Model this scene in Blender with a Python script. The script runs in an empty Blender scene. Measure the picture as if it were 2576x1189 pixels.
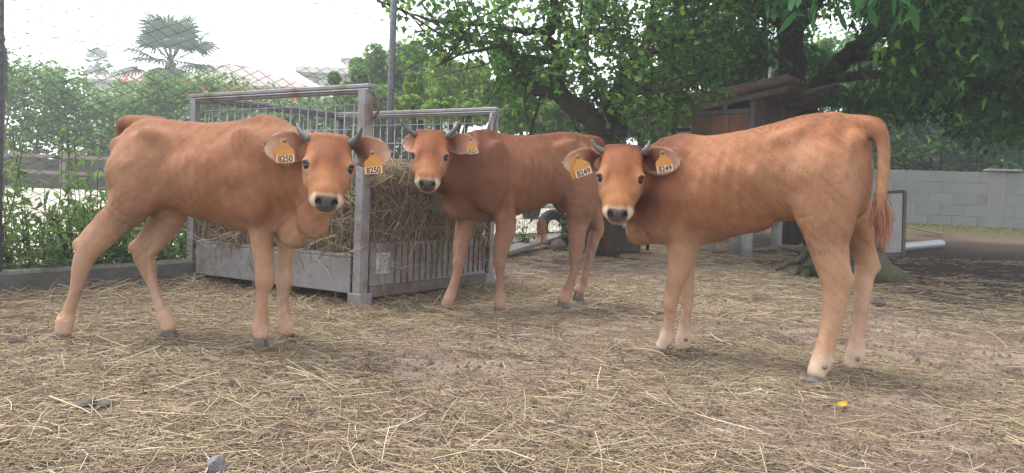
import bpy, math
import numpy as np
from mathutils import Matrix

SC = bpy.context.scene
COL = SC.collection
rng = np.random.default_rng(11)

# ---------------------------------------------------------------- camera
CAM = np.array([0.0, 0.0, 0.55])
F2 = 1878.0                       # focal length for a picture 2576 wide
_p, _r = math.radians(2.64), math.radians(2.3)
FW = np.array([0, math.cos(_p), -math.sin(_p)])
_R0 = np.array([1.0, 0, 0]); _U0 = np.array([0, math.sin(_p), math.cos(_p)])
RT = _R0 * math.cos(_r) + _U0 * math.sin(_r)
UP = _U0 * math.cos(_r) - _R0 * math.sin(_r)
cd = bpy.data.cameras.new('camera'); cam = bpy.data.objects.new('camera', cd); COL.objects.link(cam)
cd.sensor_width = 36; cd.lens = 36 * F2 / 2576; cd.clip_start = 0.05; cd.clip_end = 2000
m = Matrix.Identity(4)
for i in range(3):
    m[i][0], m[i][1], m[i][2], m[i][3] = RT[i], UP[i], -FW[i], CAM[i]
cam.matrix_world = m
SC.camera = cam

# ---------------------------------------------------------------- sky, sun, exposure (bright overcast day)
SUN_EL, SUN_AZ = 66, -70          # degrees; azimuth measured from +Y towards +X
w = bpy.data.worlds.new('World'); SC.world = w; w.use_nodes = True
nt = w.node_tree; nt.nodes.clear()
sky = nt.nodes.new('ShaderNodeTexSky'); sky.sky_type = 'NISHITA'; sky.sun_disc = False
sky.sun_elevation = math.radians(SUN_EL); sky.sun_rotation = math.radians(SUN_AZ)
sky.air_density = 1.0; sky.dust_density = 1.0; sky.ozone_density = 1.0
hs = nt.nodes.new('ShaderNodeHueSaturation'); hs.inputs['Saturation'].default_value = 0.22
bg = nt.nodes.new('ShaderNodeBackground'); bg.inputs['Strength'].default_value = 0.15
wo = nt.nodes.new('ShaderNodeOutputWorld')
nt.links.new(sky.outputs[0], hs.inputs['Color']); nt.links.new(hs.outputs[0], bg.inputs[0]); nt.links.new(bg.outputs[0], wo.inputs[0])
sl = bpy.data.lights.new('sun', 'SUN'); sl.energy = 1.3; sl.angle = math.radians(28); sl.color = (1.0, 0.96, 0.9)
sun = bpy.data.objects.new('sun', sl); COL.objects.link(sun)
_e, _a = math.radians(SUN_EL), math.radians(SUN_AZ)
sdir = np.array([math.sin(_a) * math.cos(_e), math.cos(_a) * math.cos(_e), math.sin(_e)])
from mathutils import Vector
sun.rotation_euler = Vector(sdir).to_track_quat('Z', 'Y').to_euler()
SC.view_settings.view_transform = 'Standard'; SC.view_settings.look = 'None'
SC.view_settings.gamma = 1.0; SC.view_settings.use_curve_mapping = False
SC.view_settings.exposure = 1.58
SC.render.engine = 'CYCLES'
SC.cycles.max_bounces = 6; SC.cycles.diffuse_bounces = 3; SC.cycles.glossy_bounces = 2
SC.cycles.transmission_bounces = 4; SC.cycles.transparent_max_bounces = 6
SC.cycles.use_denoising = True
SC.cycles.volume_bounces = 1; SC.cycles.volume_step_rate = 4

# ---------------------------------------------------------------- helpers
def nrm(v):
    v = np.asarray(v, float)
    return v / (np.linalg.norm(v, axis=-1, keepdims=True) + 1e-12)

def P(px, py, d):
    """a point in the place, from where it shows in the photograph (2576 wide) and its distance"""
    return CAM + d * (FW + (px - 1288) / F2 * RT + (594.5 - py) / F2 * UP)

def pix(p):
    v = np.asarray(p, float) - CAM
    d = v @ FW
    return 1288 + F2 * (v @ RT) / d, 594.5 - F2 * (v @ UP) / d, d

def sm(a, b, x):
    t = np.clip((np.asarray(x, float) - a) / (b - a), 0, 1)
    return t * t * (3 - 2 * t)

def _hash(ix, iy, seed):
    n = (ix.astype(np.int64) * 374761393 + iy.astype(np.int64) * 668265263 + seed * 974634777) & 0x7fffffff
    n = ((n ^ (n >> 13)) * 1274126177) & 0x7fffffff
    return ((n ^ (n >> 16)) & 0xffff) / 65535.0

def vnoise(x, y, seed=0):
    x = np.asarray(x, float); y = np.asarray(y, float)
    ix, iy = np.floor(x), np.floor(y)
    fx, fy = x - ix, y - iy
    fx = fx * fx * (3 - 2 * fx); fy = fy * fy * (3 - 2 * fy)
    a = _hash(ix, iy, seed); b = _hash(ix + 1, iy, seed); c = _hash(ix, iy + 1, seed); d = _hash(ix + 1, iy + 1, seed)
    return (a * (1 - fx) + b * fx) * (1 - fy) + (c * (1 - fx) + d * fx) * fy

def fbm(x, y, seed=0, o=4):
    s, a, t = 0, 0.5, 0
    for k in range(o):
        s = s + a * vnoise(x * 2 ** k, y * 2 ** k, seed + k); t += a; a *= 0.5
    return s / t

def base_z(y):
    return 0.045 * np.clip(np.asarray(y, float) - 4.0, 0, 10.0)

def relief(x, y):
    x = np.asarray(x, float); y = np.asarray(y, float)
    k = 1 - sm(8, 13, y)
    h = 0.018 * (fbm(x * 1.3 + 5, y * 1.3, 3, 3) - 0.5) + 0.026 * (fbm(x * 6, y * 6 + 9, 8, 4) - 0.5)
    h = h + 0.03 * np.maximum(0, fbm(x * 11 + 3, y * 11, 21, 2) - 0.62)
    return h * k

def gz(x, y):
    return base_z(y) + relief(x, y)

def G(px, py, lift=0.0):
    """the point of the ground that shows at a place in the photograph"""
    d = 3.0
    for _ in range(60):
        q = P(px, py, d)
        ray = (q - CAM) / d
        z = float(base_z(q[1])) + lift
        if ray[2] > -1e-3:
            return q
        nd = (z - CAM[2]) / ray[2]
        d = 0.5 * d + 0.5 * np.clip(nd, 0.3, 60)
    return P(px, py, d)

def new_mesh_object(name, verts, faces, mat, parent=None, smooth=False, cols=None, mat_idx=None):
    me = bpy.data.meshes.new(name)
    verts = np.asarray(verts, np.float32)
    if isinstance(faces, np.ndarray):
        nf, k = faces.shape
        me.vertices.add(len(verts)); me.vertices.foreach_set('co', verts.ravel())
        me.loops.add(nf * k); me.loops.foreach_set('vertex_index', faces.astype(np.int32).ravel())
        me.polygons.add(nf)
        me.polygons.foreach_set('loop_start', np.arange(nf, dtype=np.int32) * k)
        if smooth:
            me.polygons.foreach_set('use_smooth', np.ones(nf, bool))
        me.update(calc_edges=True); me.validate()
    else:
        me.from_pydata([tuple(map(float, v)) for v in verts], [], [tuple(int(i) for i in f) for f in faces])
        if smooth:
            me.polygons.foreach_set('use_smooth', np.ones(len(me.polygons), bool))
        me.update()
    if cols is not None:
        at = me.color_attributes.new('Col', 'FLOAT_COLOR', 'POINT')
        c = np.ones((len(verts), 4), np.float32); c[:, :3] = cols
        at.data.foreach_set('color', c.ravel())
    for mm in (mat if isinstance(mat, (list, tuple)) else [mat]):
        me.materials.append(mm)
    o = bpy.data.objects.new(name, me); COL.objects.link(o)
    if parent is not None:
        o.parent = parent
    return o

def empty(name, loc, label, cat, group=None):
    o = bpy.data.objects.new(name, None); COL.objects.link(o)
    o.empty_display_size = 0.1
    o.location = tuple(map(float, loc))
    tag(o, label, cat, group)
    return o

def tag(o, label=None, cat=None, group=None, kind=None):
    if label: o['label'] = label
    if cat: o['category'] = cat
    if group: o['group'] = group
    if kind: o['kind'] = kind
    return o

class MB:
    """collects shapes for ONE mesh; coordinates in the place, made relative to the parent when built"""
    def __init__(s): s.v = []; s.f = []; s.c = []
    def add(s, v, f, col=None):
        n = len(s.v); s.v += [tuple(map(float, q)) for q in v]; s.f += [tuple(i + n for i in q) for q in f]
        if col is not None: s.c += [tuple(col)] * len(v)
        return s
    def box(s, c, ax, ay, az, col=None):
        """centre and three half-axis vectors"""
        c, ax, ay, az = (np.asarray(q, float) for q in (c, ax, ay, az))
        v = [c + i * ax + j * ay + k * az for k in (-1, 1) for j in (-1, 1) for i in (-1, 1)]
        return s.add(v, [(0, 2, 3, 1), (4, 5, 7, 6), (0, 1, 5, 4), (2, 6, 7, 3), (0, 4, 6, 2), (1, 3, 7, 5)], col)
    def bar(s, a, b, w, h, up=(0, 0, 1), col=None):
        """square bar from a to b"""
        a, b = np.asarray(a, float), np.asarray(b, float)
        x = (b - a) / 2; t = nrm(x); y = nrm(np.cross(up, t)); z = np.cross(t, y)
        return s.box((a + b) / 2, x, y * w / 2, z * h / 2, col)
    def tube(s, pts, rad, n=8, cap=True, col=None):
        pts = np.asarray(pts, float); rad = np.broadcast_to(np.asarray(rad, float), (len(pts),))
        tan = nrm(np.gradient(pts, axis=0))
        ref = np.array([0, 0, 1.0]) if abs(tan[0][2]) < 0.9 else np.array([0, 1.0, 0])
        v = []; y = nrm(np.cross(ref, tan[0]))
        for p_, t, r_ in zip(pts, tan, rad):
            y = nrm(y - (y @ t) * t); z = np.cross(t, y)
            for k in range(n):
                a = 2 * math.pi * k / n
                v.append(p_ + r_ * (math.cos(a) * y + math.sin(a) * z))
        f = []
        for i in range(len(pts) - 1):
            for k in range(n):
                a, b = i * n + k, i * n + (k + 1) % n
                f.append((a, b, b + n, a + n))
        if cap:
            f.append(tuple(reversed(range(n)))); f.append(tuple(range((len(pts) - 1) * n, len(pts) * n)))
        return s.add(v, f, col)
    def build(s, name, mat, parent=None, smooth=False, bevel=0):
        v = np.array(s.v, float)
        if parent is not None:
            v = v - np.array(world_loc(parent))
        else:
            pass
        o = new_mesh_object(name, v, s.f, mat, parent, smooth, np.array(s.c) if s.c else None)
        if bevel:
            b = o.modifiers.new('bevel', 'BEVEL'); b.width = bevel; b.segments = 1; b.limit_method = 'ANGLE'
        return o
    def top(s, name, mat, origin, smooth=False, bevel=0):
        """a thing that is one mesh, its origin at its base"""
        o = new_mesh_object(name, np.array(s.v, float) - np.asarray(origin, float), s.f, mat, None, smooth, np.array(s.c) if s.c else None)
        o.location = tuple(map(float, origin))
        if bevel:
            b = o.modifiers.new('bevel', 'BEVEL'); b.width = bevel; b.segments = 1; b.limit_method = 'ANGLE'
        return o

def world_loc(o):
    l = np.zeros(3)
    while o is not None:
        l = l + np.array(o.location); o = o.parent
    return l

# ---------------------------------------------------------------- materials
def material(name, col=(0.5, 0.5, 0.5), rough=0.7, var=0.25, scale=8.0, bump=0.0, bscale=40.0, metal=0.0, col2=None, attr=False,
             stretch=(1, 1, 1), spec=0.3, coord='Object', sheen=0.0, col3=None, scale3=3.0, th3=(0.55, 0.7), trans=0.0):
    mt = bpy.data.materials.new(name); mt.use_nodes = True
    n = mt.node_tree.nodes; l = mt.node_tree.links
    b = n['Principled BSDF']; out = n['Material Output']
    tc = n.new('ShaderNodeTexCoord'); mp = n.new('ShaderNodeMapping'); mp.inputs['Scale'].default_value = stretch
    l.new(tc.outputs[coord], mp.inputs['Vector'])
    ns = n.new('ShaderNodeTexNoise'); ns.inputs['Scale'].default_value = scale; ns.inputs['Detail'].default_value = 6
    ns.inputs['Roughness'].default_value = 0.65
    l.new(mp.outputs[0], ns.inputs['Vector'])
    rp = n.new('ShaderNodeMapRange'); rp.inputs['From Min'].default_value = 0.3; rp.inputs['From Max'].default_value = 0.7
    l.new(ns.outputs['Fac'], rp.inputs['Value'])
    if attr:
        src = n.new('ShaderNodeAttribute'); src.attribute_name = 'Col'; src_out = src.outputs['Color']
    else:
        mx = n.new('ShaderNodeMix'); mx.data_type = 'RGBA'
        c2 = col2 if col2 is not None else tuple(c * (1 - var * 1.4) for c in col)
        mx.inputs['A'].default_value = (*c2, 1); mx.inputs['B'].default_value = (*col, 1)
        l.new(rp.outputs[0], mx.inputs['Factor']); src_out = mx.outputs['Result']
    if col3 is not None:
        n3 = n.new('ShaderNodeTexNoise'); n3.inputs['Scale'].default_value = scale3; n3.inputs['Detail'].default_value = 5
        l.new(tc.outputs[coord], n3.inputs['Vector'])
        r3 = n.new('ShaderNodeMapRange'); r3.inputs['From Min'].default_value = th3[0]; r3.inputs['From Max'].default_value = th3[1]
        l.new(n3.outputs['Fac'], r3.inputs['Value'])
        m3 = n.new('ShaderNodeMix'); m3.data_type = 'RGBA'; m3.inputs['B'].default_value = (*col3, 1)
        l.new(r3.outputs[0], m3.inputs['Factor']); l.new(src_out, m3.inputs['A']); src_out = m3.outputs['Result']
    if attr and var > 0:
        v = n.new('ShaderNodeMapRange'); v.inputs['To Min'].default_value = 1 - var; v.inputs['To Max'].default_value = 1 + var
        l.new(rp.outputs[0], v.inputs['Value'])
        vm = n.new('ShaderNodeVectorMath'); vm.operation = 'SCALE'
        l.new(src_out, vm.inputs[0]); l.new(v.outputs[0], vm.inputs['Scale']); src_out = vm.outputs[0]
    l.new(src_out, b.inputs['Base Color'])
    b.inputs['Roughness'].default_value = rough; b.inputs['Metallic'].default_value = metal
    b.inputs['Specular IOR Level'].default_value = spec
    if sheen:
        b.inputs['Sheen Weight'].default_value = sheen; b.inputs['Sheen Roughness'].default_value = 0.4
    if bump:
        nb = n.new('ShaderNodeTexNoise'); nb.inputs['Scale'].default_value = bscale; nb.inputs['Detail'].default_value = 5
        l.new(mp.outputs[0], nb.inputs['Vector'])
        bp = n.new('ShaderNodeBump'); bp.inputs['Strength'].default_value = bump; bp.inputs['Distance'].default_value = 0.02
        l.new(nb.outputs['Fac'], bp.inputs['Height']); l.new(bp.outputs[0], b.inputs['Normal'])
    if trans:
        tr = n.new('ShaderNodeBsdfTranslucent'); l.new(src_out, tr.inputs['Color'])
        ms = n.new('ShaderNodeMixShader'); ms.inputs[0].default_value = trans
        l.new(b.outputs[0], ms.inputs[1]); l.new(tr.outputs[0], ms.inputs[2]); l.new(ms.outputs[0], out.inputs['Surface'])
    return mt
# ================================================================ SETTING
# the fence line: post to post, running away to the right behind the yard
FP = [np.array([-3.94, 1.58]), np.array([-2.415, 3.49]), np.array([-0.91, 5.40]), np.array([0.655, 7.38]), np.array([2.22, 9.36]), np.array([3.78, 11.34])]
FT = nrm(FP[2] - FP[1]); FN = np.array([-FT[1], FT[0]])
def outside(x, y):
    return (np.asarray(x) - FP[2][0]) * FN[0] + (np.asarray(y) - FP[2][1]) * FN[1]
def fence_y(x):
    return FP[2][1] + (np.asarray(x) - FP[2][0]) * FT[1] / FT[0]
_relief0 = relief
def relief(x, y):
    return _relief0(x, y) * (1 - sm(-0.1, 0.3, outside(x, y)))

def axis(lo, hi, a, b, fine, grow=1.25):
    """grid lines: even between a and b, widening beyond"""
    c = list(np.arange(a, b, fine)); s_ = fine
    while c[-1] < hi: s_ *= grow; c.append(c[-1] + s_)
    s_ = fine
    while c[0] > lo: s_ *= grow; c.insert(0, c[0] - s_)
    return np.array(c)
gx = axis(-55, 55, -3.4, 4.2, 0.022); gy = axis(-14, 62, 1.2, 6.6, 0.022)
GX, GY = np.meshgrid(gx, gy, indexing='ij')
GZ = base_z(GY) + relief(GX, GY)
nx, ny = GX.shape
ids = np.arange(nx * ny).reshape(nx, ny)
gf = np.stack([ids[:-1, :-1], ids[1:, :-1], ids[1:, 1:], ids[:-1, 1:]], -1).reshape(-1, 4)
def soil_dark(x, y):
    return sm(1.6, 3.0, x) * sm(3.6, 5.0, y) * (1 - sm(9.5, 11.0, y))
def mixa(a, b, t): return a * (1 - t[..., None]) + np.asarray(b) * t[..., None]
gc = np.tile(np.array([0.215, 0.155, 0.120]), (nx, ny, 1))
gn = fbm(GX * 2.2, GY * 2.2, 41, 4); gn2 = fbm(GX * 9, GY * 9, 44, 3)
gc = mixa(gc, (0.115, 0.080, 0.062), sm(0.5, 0.68, gn))
gc = mixa(gc, (0.36, 0.29, 0.22), sm(0.48, 0.7, gn2) * 0.7)
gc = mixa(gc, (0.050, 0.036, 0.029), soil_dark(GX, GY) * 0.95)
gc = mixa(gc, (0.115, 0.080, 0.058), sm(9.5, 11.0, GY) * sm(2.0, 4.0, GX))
gc = mixa(gc, (0.105, 0.125, 0.030), sm(10.8, 12.3, GY + 1.3 * (gn - 0.5)) * sm(4.0, 5.5, GX) * 0.9)
gc = mixa(gc, (0.14, 0.12, 0.075), sm(0.0, 0.3, outside(GX, GY)) * (1 - sm(14, 16, GY)))
gc = mixa(gc, (0.06, 0.08, 0.03), sm(13.8, 15, GY))
DIRT = material('trodden_dirt', attr=True, rough=0.95, var=0.42, scale=75, bump=1.0, bscale=110, spec=0.1, coord='Object')
g = new_mesh_object('ground', np.stack([GX, GY, GZ], -1).reshape(-1, 3), gf, DIRT, None, True, gc.reshape(-1, 3))
tag(g, 'brown trodden earth of the yard', kind='structure')

# pale gravel lane beyond the fence
v = []; xs = np.linspace(-30, 1.2, 50); rows = 10
for x in xs:
    y0 = max(float(fence_y(x)) + 1.5, 4.5); y1 = 13.7
    for k in range(rows):
        y = y0 + (y1 - y0) * k / (rows - 1); v.append((x, y, float(base_z(y)) + 0.012))
f = [(i * rows + k, (i + 1) * rows + k, (i + 1) * rows + k + 1, i * rows + k + 1) for i in range(len(xs) - 1) for k in range(rows - 1)]
o = new_mesh_object('gravel_lane', np.array(v), np.array(f), material('pale_gravel', (0.60, 0.55, 0.46), 0.95, 0.2, 3, bump=0.5, bscale=60, spec=0.1), None, True)
tag(o, 'pale gravel lane beyond the chain link fence', kind='structure')

# ---------------------------------------------------------------- leaves
def leaf_mesh(cen, L, W, up=0.5, droop=0.3, rg=rng, hang=0.0, outward=None):
    """five-point folded leaves at the given places"""
    n = len(cen)
    nn = rg.normal(0, 1, (n, 3)); nn[:, 2] = np.abs(nn[:, 2]) + up * 2
    if outward is not None: nn = nn + outward * 1.4
    nn = nrm(nn)
    a = rg.normal(0, 1, (n, 3)); a[:, 2] -= hang * 2.5; a = nrm(a - (a * nn).sum(1, keepdims=True) * nn * (1 - min(hang, 0.8)))
    b = nrm(np.cross(nn, a)); nn = np.cross(a, b)
    L = (L * rg.uniform(0.65, 1.25, n))[:, None]; W = (W * rg.uniform(0.75, 1.2, n))[:, None]
    base = cen - a * L * 0.5
    v = np.stack([base, base + a * L * 0.42 - b * W + nn * W * 0.35, base + a * L * 0.45, base + a * L * 0.42 + b * W + nn * W * 0.35, base + a * L - nn * L * droop], 1)
    i = np.arange(n)[:, None, None] * 5
    f = np.array([(0, 2, 1), (0, 3, 2), (2, 4, 1), (2, 3, 4)])[None] + i
    return v.reshape(-1, 3), f.reshape(-1, 3)
def leaf_cols(n, c1, c2, c3=None, p3=0.1, rg=rng, per=5):
    t = rg.random((n, 1)); c = np.array(c1) * (1 - t) + np.array(c2) * t
    c = c * rg.uniform(0.8, 1.2, (n, 1))
    if c3 is not None:
        k = rg.random(n) < p3; c[k] = np.array(c3) * rg.uniform(0.8, 1.2, (k.sum(), 1))
    return np.repeat(c, per, 0)
LEAF = material('green_leaves', attr=True, rough=0.62, var=0.15, scale=3, spec=0.16, trans=0.52)
BARK = material('dark_bark', (0.060, 0.048, 0.040), 0.95, 0.5, 9, bump=1.0, bscale=26, stretch=(1, 1, 0.35), spec=0.1, col3=(0.055, 0.065, 0.035), scale3=5)
def clump_points(cen, rad, n, rg=rng, shell=0.0):
    """n points spread over clumps (centre, radius triple)"""
    cen = np.asarray(cen); rad = np.asarray(rad); k = rg.integers(0, len(cen), n)
    d = nrm(rg.normal(0, 1, (n, 3))); r_ = rg.random((n, 1)) ** (1 / 3) * (1 - shell) + shell
    return cen[k] + d * r_ * rad[k], d
def foliage(name, pts, L, W, cols, parent, **k):
    v, f = leaf_mesh(pts, L, W, **k)
    org = world_loc(parent) if parent is not None else np.zeros(3)
    o = new_mesh_object(name, v - org, f, LEAF, parent, False, cols)
    o['kind'] = 'stuff'
    return o

# ---------------------------------------------------------------- far things: houses, palms, hedge, railing
WHITE = material('white_render', (0.78, 0.75, 0.70), 0.9, 0.1, 1.5, spec=0.2)
CREAM = material('cream_render', (0.74, 0.66, 0.50), 0.9, 0.12, 1.5, spec=0.2)
TILE = material('pale_red_tiles', (0.42, 0.345, 0.31), 0.9, 0.3, 6, bump=0.4, bscale=20)
GLASS = material('dark_pane', (0.05, 0.055, 0.06), 0.1, 0.2, 2, spec=0.6)
def house(org, label, w, d, eave, ridge, wallm, wins, zrot=0.0, chim=None):
    """hipped house: walls with window openings built as recessed parts"""
    h = empty('house', org, label, 'house'); o = np.asarray(org, float)
    ca, sa = math.cos(zrot), math.sin(zrot)
    def W(x, y, z): return o + np.array([x * ca - y * sa, x * sa + y * ca, z])
    def bx(x0, x1, y0, y1, z0, z1, mb=None):
        mb = mb or MB(); c = W((x0 + x1) / 2, (y0 + y1) / 2, (z0 + z1) / 2)
        return mb.box(c, (W(x1, 0, 0) - W(x0, 0, 0)) / 2, (W(0, y1, 0) - W(0, y0, 0)) / 2, np.array([0, 0, (z1 - z0) / 2]))
    bx(-w / 2, w / 2, 0, d, 0, eave).build('wall', wallm, h)
    e = 0.6; rw = w * 0.42
    v = [W(-w / 2 - e, -e, eave), W(w / 2 + e, -e, eave), W(w / 2 + e, d + e, eave), W(-w / 2 - e, d + e, eave), W(-w / 2 + rw, d / 2, ridge), W(w / 2 - rw, d / 2, ridge)]
    v += [q + np.array([0, 0, 0.18]) for q in v[:4]]
    mb = MB().add(v, [(0, 3, 2, 1), (0, 1, 7, 6), (1, 2, 8, 7), (2, 3, 9, 8), (3, 0, 6, 9), (6, 7, 5, 4), (7, 8, 5), (8, 9, 4, 5), (9, 6, 4)])
    rf = mb.build('roof', TILE, h)
    if chim: bx(chim - 0.35, chim + 0.35, d / 2 - 0.3, d / 2 + 0.3, ridge - 1.2, ridge + 0.5).build('chimney', WHITE, rf)
    for (x, z, ww, hh) in wins:
        f_ = bx(x - ww / 2 - 0.1, x + ww / 2 + 0.1, -0.06, 0.02, z - 0.1, z + hh + 0.1).build('window', WHITE, h)
        bx(x - ww / 2, x + ww / 2, -0.09, -0.05, z, z + hh).build('pane', GLASS, f_)
    return h
house((-19.6, 46, 0.45), 'cream house with a low red tiled hipped roof behind the fan palm', 13.5, 9, 6.3, 8.5, CREAM,
      [(-5.4, 4.2, 1.2, 1.3), (-2.0, 4.2, 1.2, 1.3), (1.6, 4.2, 1.2, 1.3), (5.0, 4.2, 1.2, 1.3)])
# white villa with an open arched terrace under a flat eave
vb = np.array([-9.6, 40.0, 0.45])
vl = empty('villa', vb, 'white villa with an open columned terrace, red tiled tower top', 'house')
def vbox(name, x0, x1, y0, y1, z0, z1, mt, par=vl):
    return MB().box(vb + np.array([(x0 + x1) / 2, (y0 + y1) / 2, (z0 + z1) / 2]), ((x1 - x0) / 2, 0, 0), (0, (y1 - y0) / 2, 0), (0, 0, (z1 - z0) / 2)).build(name, mt, par)
vbox('wall', 0.3, 6, 0.4, 6, 0, 6.35, WHITE); vbox('terrace_floor', -0.9, 0.28, 0.2, 5, 4.4, 4.7, WHITE)
vbox('eave', -2.1, 6.4, -0.5, 6.5, 6.45, 6.75, WHITE); vbox('beam', -1.0, 0.28, 0.1, 0.5, 6.0, 6.44, WHITE)
for x in (-0.95, -0.1): vbox('column', x, x + 0.28, 0.15, 0.45, 4.71, 5.99, WHITE)
tw = vbox('tower', 0.2, 2.2, 1.0, 3.0, 6.76, 7.3, WHITE); vbox('tower_roof', -0.05, 2.45, 0.75, 3.25, 7.31, 7.5, TILE)
wq = vbox('window', 0.9, 2.1, 0.33, 0.42, 4.9, 6.0, WHITE); vbox('pane', 1.0, 2.0, 0.29, 0.32, 5.0, 5.9, GLASS, wq)

PALMTRUNK = material('palm_trunk', (0.22, 0.16, 0.11), 0.95, 0.4, 14, bump=1.0, bscale=20, stretch=(1, 1, 3))
FROND = material('palm_frond', attr=True, rough=0.6, var=0.15, scale=4, spec=0.3, trans=0.2)
def fan_palm(label, px, py, d, R, seed, n=34, skirt=True):
    rg = np.random.default_rng(seed); c = P(px, py, d); gzz = 0.45
    base = np.array([c[0], c[1], gzz]); t = empty('palm_tree', base, label, 'palm tree', 'palms above the hedge')
    hgt = c[2] - gzz; z = np.linspace(0, hgt, 14)
    MB().tube(np.stack([base[0] + 0.06 * np.sin(z * 1.2), base[1] + 0 * z, gzz + z], 1), R * 0.10 + 0.02 * np.cos(z * 9), 10).build('trunk', PALMTRUNK, t, True)
    V, Fa, C_ = [], [], []
    for i in range(n):
        az = i * 2.4 + rg.normal(0, 0.2); dead = skirt and i >= n * 0.70
        el = math.radians(78 - 112 * (i / (n * 0.70)) + rg.normal(0, 9)) if not dead else math.radians(rg.uniform(-80, -55))
        h = np.array([math.cos(az), math.sin(az), 0]); dr = nrm(h * math.cos(el) + np.array([0, 0, math.sin(el)]))
        pet = R * rg.uniform(0.38, 0.62) * (0.6 if dead else 1); hub = c + dr * pet
        sdv = nrm(np.cross(dr, (0, 0, 1.0))); upv = np.cross(sdv, dr)
        k0 = len(V); V += [c - sdv * 0.05, c + sdv * 0.05, hub + sdv * 0.035, hub - sdv * 0.035]; Fa += [(k0, k0 + 1, k0 + 2), (k0, k0 + 2, k0 + 3)]
        col = np.array([0.42, 0.34, 0.26]) if dead else np.array([0.10, 0.165, 0.10]) * (1.25 - 0.5 * i / n)
        C_ += [col] * 4
        for j in range(22):
            a = (j / 21 - 0.5) * 2 * math.radians(105 if not dead else 45)
            ll = R * 0.58 * (0.72 + 0.28 * math.cos(a)) * rg.uniform(0.88, 1.05)
            dv = nrm(dr * math.cos(a) + sdv * math.sin(a)); wv = nrm(np.cross(dv, upv)) * R * 0.025
            m_ = hub + dv * ll * 0.6; tp = hub + dv * ll - np.array([0, 0, ll * (0.16 + 0.12 * rg.random())])
            k0 = len(V); V += [hub, m_ + wv, m_ - wv, tp]; Fa += [(k0, k0 + 1, k0 + 2), (k0 + 1, k0 + 3, k0 + 2)]
            C_ += [col * rg.uniform(0.85, 1.15)] * 4
    o = new_mesh_object('crown', np.array(V) - base, np.array(Fa), FROND, t, False, np.array(C_)); o['kind'] = 'stuff'
    return t
fan_palm('large fan palm with dead brown skirt in front of the cream house', 430, 158, 30, 2.15, 5, 36)
fan_palm('small distant bluish palm left of the fan palm', 246, 158, 62, 1.5, 6, 22, False)

# railing along the far side of the lane
RAILM = material('weathered_rail', (0.24, 0.195, 0.18), 0.85, 0.25, 5, spec=0.2, stretch=(0.2, 1, 1))
rl = empty('guard_railing', (-8, 13.9, 0.446), 'low two-bar guard railing along the pale lane', 'railing')
for k, x in enumerate(np.arange(-14.4, 0.6, 1.5)):
    MB().box((x, 13.95, 0.446 + 0.35), (0.055, 0, 0), (0, 0.05, 0), (0, 0, 0.35)).build('post', RAILM, rl)
for z in (0.30, 0.60):
    MB().bar((-15, 13.88, 0.446 + z), (0.6, 13.88, 0.446 + z), 0.04, 0.065).build('rail', RAILM, rl)
wl = MB().box((-7.4, 14.35, 0.446 + 0.27), (8.0, 0, 0), (0, 0.12, 0), (0, 0, 0.29)).top('retaining_wall', material('dark_concrete', (0.095, 0.10, 0.085), 0.95, 0.35, 3, bump=0.3), (-7.4, 14.35, 0.426))  # mottled dark grey-green concrete
tag(wl, 'low dark concrete wall behind the guard railing', 'wall')
# hedge
def hedge(name, label, x0, x1, y0, y1, zb, zt, n, L, c1, c2, c3=None, p3=0.06, seed=3, nc=160, rz=0.35):
    rg = np.random.default_rng(seed)
    org = ((x0 + x1) / 2, (y0 + y1) / 2, 0.43); t = empty(name, org, label, 'hedge')
    cx = rg.uniform(x0, x1, nc); cy = y0 + (y1 - y0) * rg.random(nc) ** 1.5
    zt_ = zt(cx) if callable(zt) else zt + 0 * cx
    cz = zb + (zt_ - zb) * rg.random(nc) ** 0.75 + rg.normal(0, 0.1, nc)
    cen = np.stack([cx, cy, cz], 1); rad = rg.uniform(0.6, 1.3, (nc, 1)) * rz * np.array([1.2, 1, 0.85])
    # an inner mass of stems keeps the light out
    mb = MB()
    for i in range(int((x1 - x0) / 0.35)):
        x = x0 + 0.2 + i * 0.35; yb = (y0 + y1) / 2 + 0.35; ztop = (float(zt(np.array(x))) if callable(zt) else zt) - 0.3
        mb.tube([(x, yb, 0.43), (x + rg.normal(0, .1), yb + rg.normal(0, .1), (0.43 + ztop) / 2), (x + rg.normal(0, .2), yb + rg.normal(0, .15), ztop)], [0.03, 0.025, 0.01], 5)
    mb.build('stems', BARK, t)['kind'] = 'stuff'
    pts, dd = clump_points(cen, rad, n, rg, 0.35)
    foliage('foliage', pts, L, L * 0.36, leaf_cols(n, c1, c2, c3, p3, rg), t, rg=rg, outward=dd, up=0.4)
    return t
hedge('leafy_hedge', 'tall pale green leafy hedge behind the guard railing', -14.5, -1.6, 14.7, 16.4, 0.55, lambda x: 2.75 - 0.028 * (x + 12) + 0.12 * np.sin(x * 1.7), 46000, 0.105,
      (0.10, 0.20, 0.06), (0.18, 0.32, 0.10), (0.28, 0.42, 0.14), 0.15, 3, 420, 0.42)
# red flowers on the far end of the hedge
rg = np.random.default_rng(77); fl = []
for (x, z) in [(-7.6, 2.62), (-7.1, 2.5), (-6.2, 2.55), (-5.6, 2.45), (-4.9, 2.42), (-4.3, 2.4)]:
    fl.append(np.array([x, 14.75, z]) + rg.normal(0, 1, (26, 3)) * np.array([0.13, 0.1, 0.07]))
fl = np.concatenate(fl); v, f = leaf_mesh(fl, 0.07, 0.03, rg=rg)
o = new_mesh_object('red_flowers', v - np.array([-6, 14.75, 2.4]), f, LEAF, None, False, leaf_cols(len(fl), (0.55, 0.10, 0.09), (0.65, 0.18, 0.15), rg=rg))
o.location = (-6, 14.75, 2.4); tag(o, 'red blossoms along the top of the far hedge', 'flowers', kind='stuff')
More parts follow.
